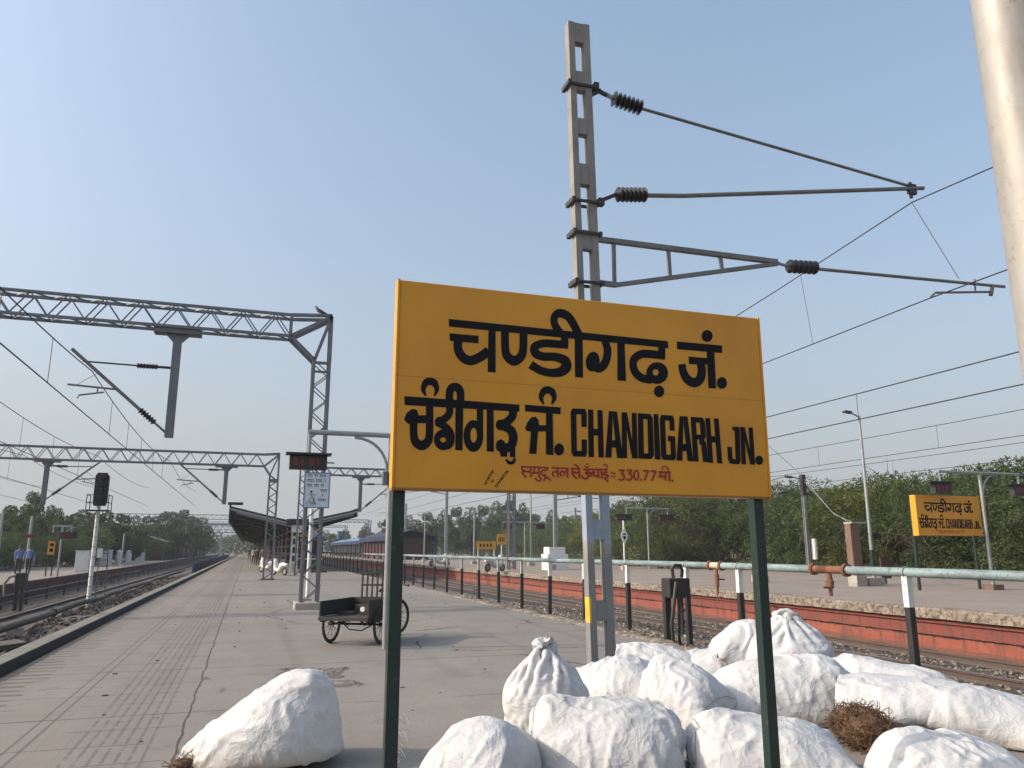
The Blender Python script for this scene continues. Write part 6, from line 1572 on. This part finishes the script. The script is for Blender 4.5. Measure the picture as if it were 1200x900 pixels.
# ------------------------------------------------------------------ trees: trunk + limbs, crown of many leaf faces
def tree_mesh(seed, kind):
    rng = np.random.default_rng(seed)
    if kind == 'thorn':   Rx, Rz, zc, nb, nl, lw, ll, droop = 3.9, 2.7, 2.9, 34, 15000, .030, .17, .5
    elif kind == 'round': Rx, Rz, zc, nb, nl, lw, ll, droop = 3.4, 3.3, 4.3, 30, 9000, .10, .22, .2
    else:                 Rx, Rz, zc, nb, nl, lw, ll, droop = 2.8, 4.7, 6.3, 32, 11000, .08, .26, .6
    # limbs
    tr = MB(); tips = []
    H = zc
    def limb(p, d, ln, r, lev):
        P = [Vector(p)]; D = Vector(d).normalized()
        for i in range(4):
            D = (D + Vector(rng.normal(0, .22, 3)) + Vector((0, 0, .06 if kind != 'thorn' else -.02))).normalized(); P.append(P[-1] + D*ln/4)
        tr.tube(P, [r*(1-.16*i) for i in range(5)], 6 if lev else 8)
        tips.append(P[-1])
        if lev < 2:
            for k in range(3):
                nd = (D + Vector(rng.normal(0, .75, 3))).normalized(); limb(P[rng.integers(2, 5)], nd, ln*.62, r*.45, lev+1)
    if kind == 'tall':
        limb((0, 0, -.3), (0, 0, 1), 6.5, .17, 0)
        for k in range(5): limb((0, 0, 3.5+k*.9), rng.normal(0, 1, 3)*[1, 1, .3] + [0, 0, .9], 2.2, .07, 1)
    elif kind == 'round':
        limb((0, 0, -.3), (0, 0, 1), 3.0, .22, 0)
        for k in range(5): limb((0, 0, 1.8+.2*k), rng.normal(0, 1, 3)*[1, 1, .2] + [0, 0, .8], 3.0, .1, 1)
    else:
        for k in range(5): limb((rng.normal(0, .3), rng.normal(0, .3), -.3), rng.normal(0, .6, 3)*[1, 1, .2] + [0, 0, 1], 3.4, .11, 0)
    # blobs of foliage
    bl = []
    for i in range(nb):
        d = rng.normal(0, 1, 3); d /= np.linalg.norm(d); r = rng.uniform(.35, 1.0) ** .6
        c = np.array([d[0]*Rx*r, d[1]*Rx*r, zc + d[2]*Rz*r*.9])
        if kind == 'thorn': c[2] = max(c[2], .5)
        s = rng.uniform(.55, 1.15) * (.95 if kind == 'thorn' else .85)
        bl.append((c, s * Rx * .33, s * Rz * .26))
    per = nl // nb
    C = []; D = []
    for c, rx, rz in bl:
        d = rng.normal(0, 1, (per, 3)); d /= np.linalg.norm(d, axis=1)[:, None]
        r = rng.uniform(.25, 1.08, per) ** .5
        q = c + d * r[:, None] * [rx, rx, rz]
        out = d * [1, 1, .7] + rng.normal(0, .5, (per, 3)); out[:, 2] -= droop * rng.random(per)
        C.append(q); D.append(out)
    if kind == 'thorn':     # long feathery sprays leaving the outline
        for i in range(150):
            d = rng.normal(0, 1, 3); d /= np.linalg.norm(d); d[2] = abs(d[2])*.8
            p = np.array([d[0]*Rx*.9, d[1]*Rx*.9, zc + d[2]*Rz*.85]); v = d*[1, 1, .5] + rng.normal(0, .4, 3); v /= np.linalg.norm(v); n = 26
            t = rng.random(n)[:, None]; q = p + v*t*1.3 + np.array([0, 0, -.55])*t*t + rng.normal(0, .045, (n, 3))
            C.append(q); D.append(np.tile(v, (n, 1)) + rng.normal(0, .6, (n, 3)))
    C = np.concatenate(C); D = np.concatenate(D); D /= np.linalg.norm(D, axis=1)[:, None] + 1e-9
    keep = C[:, 2] > .02; C, D = C[keep], D[keep]; n = len(C)
    U = np.cross(D, rng.normal(0, 1, (n, 3))); U /= np.linalg.norm(U, axis=1)[:, None] + 1e-9
    L = (ll * rng.uniform(.6, 1.4, n))[:, None]; W_ = (lw * rng.uniform(.7, 1.5, n))[:, None]
    V = np.stack([C - U*W_*.3, C + D*L*.5 - U*W_, C + D*L, C + D*L*.5 + U*W_], 1).reshape(-1, 3)
    me = bpy.data.meshes.new('crown'); me.vertices.add(4*n); me.vertices.foreach_set('co', V.ravel().astype(np.float32))
    me.loops.add(4*n); me.loops.foreach_set('vertex_index', np.arange(4*n, dtype=np.int32))
    me.polygons.add(n); me.polygons.foreach_set('loop_start', np.arange(0, 4*n, 4, dtype=np.int32)); me.polygons.foreach_set('loop_total', np.full(n, 4, dtype=np.int32))
    me.update(calc_edges=True)
    me['top'] = float(np.percentile(C[:, 2], 99.3))
    tm = bpy.data.meshes.new('trunk'); tm.from_pydata(tr.v, [], tr.f); tm.materials.append(M['bark'])
    return me, tm
TM = {k: [tree_mesh(s, k) for s in ss] for k, ss in (('thorn', (11, 12, 13)), ('round', (21, 22)), ('tall', (31, 32)))}
variants = {}
def crown_of(kind, i, leaf):
    key = (kind, i, leaf)
    if key not in variants:
        m = TM[kind][i][0].copy(); m.materials.append(M[leaf]); variants[key] = m
    return variants[key]
def tree(name, label, kind, i, leaf, x, y, z, s, sz, rz, group):
    t = thing(name, label, 'tree', (x, y, z), rz, group); t.scale = (s, s, s*sz)
    c = bpy.data.objects.new('crown', crown_of(kind, i, leaf)); COL.objects.link(c); c.parent = t
    k = bpy.data.objects.new('trunk', TM[kind][i][1]); COL.objects.link(k); k.parent = t
    return t
rnd = random.Random(42)
# the green thorn thicket behind the far platform
# (photo column, distance along Y, top row of the crown, leaf)
row = [(1215, 20.5, 548, 'leaf_a'), (1160, 23.5, 546, 'leaf_a'), (1100, 24.5, 547, 'leaf_a'), (1045, 29, 556, 'leaf_a'), (985, 31, 566, 'leaf_b'), (940, 37, 574, 'leaf_a'),
       (895, 42, 578, 'leaf_a'), (862, 44, 566, 'leaf_b'), (828, 50, 568, 'leaf_c'), (798, 50, 574, 'leaf_a'), (770, 60, 582, 'leaf_a'), (742, 66, 590, 'leaf_a'), (716, 74, 600, 'leaf_e'), (692, 84, 604, 'leaf_a'), (668, 92, 610, 'leaf_a'), (640, 104, 616, 'leaf_a'), (612, 114, 618, 'leaf_a'), (585, 126, 620, 'leaf_b'), (560, 140, 622, 'leaf_a'), (535, 150, 625, 'leaf_a'),
       (1190, 27, 545, 'leaf_b'), (1130, 31, 550, 'leaf_a'), (1070, 34, 556, 'leaf_b'), (1010, 39, 566, 'leaf_a'), (960, 44, 574, 'leaf_a'), (850, 54, 572, 'leaf_a'), (815, 62, 576, 'leaf_b'), (1250, 22, 550, 'leaf_a'), (1015, 34.5, 566, 'leaf_e'), (905, 35, 600, 'leaf_a'), (1140, 20.5, 590, 'leaf_e'), (1060, 25.5, 610, 'leaf_a'), (965, 29.5, 615, 'leaf_a'), (850, 40, 610, 'leaf_a'), (775, 49, 615, 'leaf_a'), (735, 57, 618, 'leaf_a')]
desc = ['feathery green thorn tree', 'dense bushy thorn tree', 'spreading thorn tree with drooping sprays', 'low thorn bush']
place = ['at the right edge', 'right of the small station board', 'behind the small station board', 'between the small board and the silver lamp post', 'behind the silver lamp post', 'behind the rust brown post', 'right behind the steel weight mast', 'just right of the big board post', 'under the right end of the big board', 'behind the red displays', 'behind the beige hut', 'beside the diamond board', 'right of the concrete mast foot', 'behind the concrete mast', 'behind the white cabinet tower', 'left of the white cabinet tower', 'beyond the tall lamp post', 'behind the small yellow board', 'behind the white scooter', 'far left end of the thicket']
for n, (px_, Y, ty, leaf) in enumerate(row):
    q = atY(px_, ty, Y); z0 = .1
    hgt_ = q.z - z0; s = max(.45, hgt_ / TM['thorn'][n % 3][0]['top'])
    if q.x < 33.2 and Y < 45: q.x = max(q.x, 31.5 + 2.2*s*.8)
    low = ty > 585 and Y < 60
    lab = (desc[3] if low else desc[n % 3]) + ' ' + (place[n] if n < 20 else ('in the second row, number ' + str(n)))
    if n >= 20:
        lab = (desc[3] if low else desc[n % 3]) + ' ' + {20: 'rising behind the right edge tree', 21: 'in the back row above the small station board', 22: 'in the back row left of the small station board', 23: 'in the back row left of the silver lamp post', 24: 'in the back row over the steel weight mast', 25: 'in the back row under the right end of the big board', 26: 'in the back row above the red displays', 27: 'cut off by the right edge of the view', 28: 'yellowish, just left of the silver lamp post', 29: 'crouching before the trees by the big board post', 30: 'yellowish, under the small station board', 31: 'low, left of the small station board', 32: 'low, at the foot of the silver lamp post', 33: 'low, beyond the hose box railing', 34: 'low, below the red displays', 35: 'low, right of the diamond board'}[n]
    tree('thorn_tree', lab, 'thorn', n % 3, leaf, q.x, Y * q.x / max(q.x, .01) if False else Y, z0, s, 1.0, rnd.uniform(0, 6.28), 'thorn trees behind the far platform')
# tall grove left of the mast
for n, (px_, ty, Y) in enumerate(((478, 606, 150), (500, 602, 160), (518, 600, 170), (534, 596, 165), (553, 597, 158), (567, 594, 170), (583, 590, 160), (597, 588, 152), (611, 592, 160), (628, 604, 150), (645, 600, 140), (662, 606, 150), (430, 615, 190), (452, 610, 180), (405, 622, 210), (390, 626, 230), (590, 606, 140), (545, 610, 135), (505, 614, 140), (630, 612, 130), (703, 600, 110), (683, 606, 120))):
    q = atY(px_, ty, Y); k = 'tall' if n < 16 else 'round'; s = q.z / TM[k][n % 2][0]['top']
    w = ['far left', 'second', 'third', 'fourth', 'fifth', 'sixth', 'seventh', 'tallest', 'ninth', 'tenth', 'eleventh', 'twelfth', 'canopy side', 'pale canopy side', 'faint', 'faintest', 'bushy', 'broad', 'low broad', 'dark round', 'round topped', 'small round'][n]
    tree('grove_tree', f'{w} tree of the hazy grove beyond the left sign post', k, n % 2, ('leaf_d', 'leaf_b', 'leaf_d')[n % 3], q.x, Y, 0, s * (1.0), 1.0, rnd.uniform(0, 6.28), 'grove of tall trees beyond the right tracks')
# trees on the left
for n, (px_, ty, Y, k) in enumerate(((205, 599, 150, 'round'), (228, 608, 165, 'round'), (182, 604, 140, 'round'), (160, 606, 130, 'round'), (140, 602, 120, 'round'), (118, 604, 112, 'round'), (98, 600, 108, 'round'), (78, 598, 100, 'round'), (60, 594, 98, 'tall'), (42, 578, 95, 'tall'), (30, 592, 92, 'round'), (12, 600, 90, 'round'), (-8, 602, 88, 'round'), (52, 605, 86, 'round'), (128, 612, 96, 'round'), (88, 612, 84, 'round'), (20, 612, 80, 'round'), (112, 618, 88, 'round'), (150, 617, 100, 'round'), (-25, 606, 84, 'round'), (196, 612, 128, 'round'), (240, 622, 190, 'round'))):
    q = atY(px_, ty, Y); s = q.z / TM[k][n % 2][0]['top']; z0 = -.1
    lab = ['domed dark tree left of the canopy', 'rounded tree right of the domed one', 'dark tree left of the domed one', 'bushy tree behind the white cabinets', 'dark tree behind the short pale pole', 'tree behind the signal post', 'tree just left of the signal head', 'leafy tree between the drop post and signal', 'slim tree below the second gantry drop post', 'tallest slim tree above the two men', 'wide tree behind the two men', 'dark tree by the left edge pole', 'tree cut by the left edge', 'low tree behind the yellow name board', 'low dark tree right of the signal post', 'low tree left of the signal post', 'low tree above the pale boundary wall', 'yellow green shrub like tree right of the signal foot', 'low broad tree near the grey shelter', 'outermost tree at the left edge', 'low tree before the domed one', 'small far tree beside the blue tank'][n]
    tree('broadleaf_tree', lab, k, n % 2, 'leaf_e' if n == 17 else ('leaf_b' if n % 3 else 'leaf_d'), q.x, Y, z0, s, 1.0, rnd.uniform(0, 6.28), 'trees behind the left platform')
for n, (px_, ty, Y) in enumerate(((-12, 628, 66), (14, 622, 72), (36, 626, 78), (58, 624, 84), (76, 628, 80), (96, 622, 92), (120, 626, 98), (142, 624, 108))):
    q = atY(px_, ty, Y); s = q.z / TM['thorn'][n % 3][0]['top']
    tree('roadside_bush', 'low dark bush ' + ['cut by the left edge', 'behind the left edge pole', 'behind the two men', 'behind the yellow name board', 'left of the signal post', 'right behind the signal post', 'right of the signal ladder', 'behind the left white cabinet', 'between the white cabinets', 'beside the grey shelter'][n] + ' across the left platform', 'thorn', n % 3, 'leaf_b', q.x, Y, -.1, s, 1.0, rnd.uniform(0, 6.28), 'bushes behind the left platform').scale.x *= 1.8
# far tree belt that reads as one mass
rng = np.random.default_rng(77); C = []
for i in range(60000):
    x = rng.uniform(-260, 330); y = 290 + rng.uniform(0, 30); h = 7 + 3*noise.noise((x*.03, 0, 0)) + 2*noise.noise((x*.12, 4, 0)) - 2.5*abs(noise.noise((x*.3, 9, 0)))
    C.append((x, y, rng.uniform(0, 1)**.7 * h))
C = np.array(C); n = len(C); D = rng.normal(0, 1, (n, 3)); D /= np.linalg.norm(D, axis=1)[:, None]; U = np.cross(D, rng.normal(0, 1, (n, 3))); U /= np.linalg.norm(U, axis=1)[:, None]
V = np.stack([C, C + D*.6 - U*.3, C + D*1.2, C + D*.6 + U*.3], 1).reshape(-1, 3)
me = bpy.data.meshes.new('far_wood'); me.from_pydata(V.tolist(), [], np.arange(4*n).reshape(-1, 4).tolist()); me.materials.append(M['leaf_b'])
o = bpy.data.objects.new('far_wood', me); COL.objects.link(o); tag(o, 'hazy far off wood closing the horizon', 'wood', kind='stuff')
# undergrowth at the foot of the thicket
C = []
for i in range(26000):
    x = rng.uniform(30.9, 34.5); y = 12 + 90*rng.random()**1.4; h = .5 + .6*max(0, noise.noise((x*.8, y*.8, 0)) + .3)
    C.append((x, y, .1 + rng.random()*h))
C = np.array(C); n = len(C); D = rng.normal(0, 1, (n, 3)) + [0, 0, .8]; D /= np.linalg.norm(D, axis=1)[:, None]; U = np.cross(D, rng.normal(0, 1, (n, 3))); U /= np.linalg.norm(U, axis=1)[:, None]
V = np.stack([C, C + D*.12 - U*.035, C + D*.25, C + D*.12 + U*.035], 1).reshape(-1, 3)
me = bpy.data.meshes.new('undergrowth'); me.from_pydata(V.tolist(), [], np.arange(4*n).reshape(-1, 4).tolist()); me.materials.append(M['leaf_a'])
o = bpy.data.objects.new('undergrowth', me); COL.objects.link(o); tag(o, 'low undergrowth along the back of the far platform', 'undergrowth', kind='stuff')
# ------------------------------------------------------------------ hazy air over the station
HAZE = 0.0006
b = MB(); b.box(-400, 420, -30, 700, -2.0, 16.5)
hz = b.build('haze', M['earth']); hz.data.materials.clear(); tag(hz, kind='stuff'); hz.display_type = 'WIRE'
hm = bpy.data.materials.new('haze_air'); hm.use_nodes = True; hn = hm.node_tree; hn.nodes.clear()
ho = hn.nodes.new('ShaderNodeOutputMaterial'); hv = hn.nodes.new('ShaderNodeVolumePrincipled')
hv.inputs['Color'].default_value = (.78, .82, .88, 1); hv.inputs['Density'].default_value = HAZE; hv.inputs['Anisotropy'].default_value = .2
hn.links.new(hv.outputs[0], ho.inputs['Volume']); hz.data.materials.append(hm)
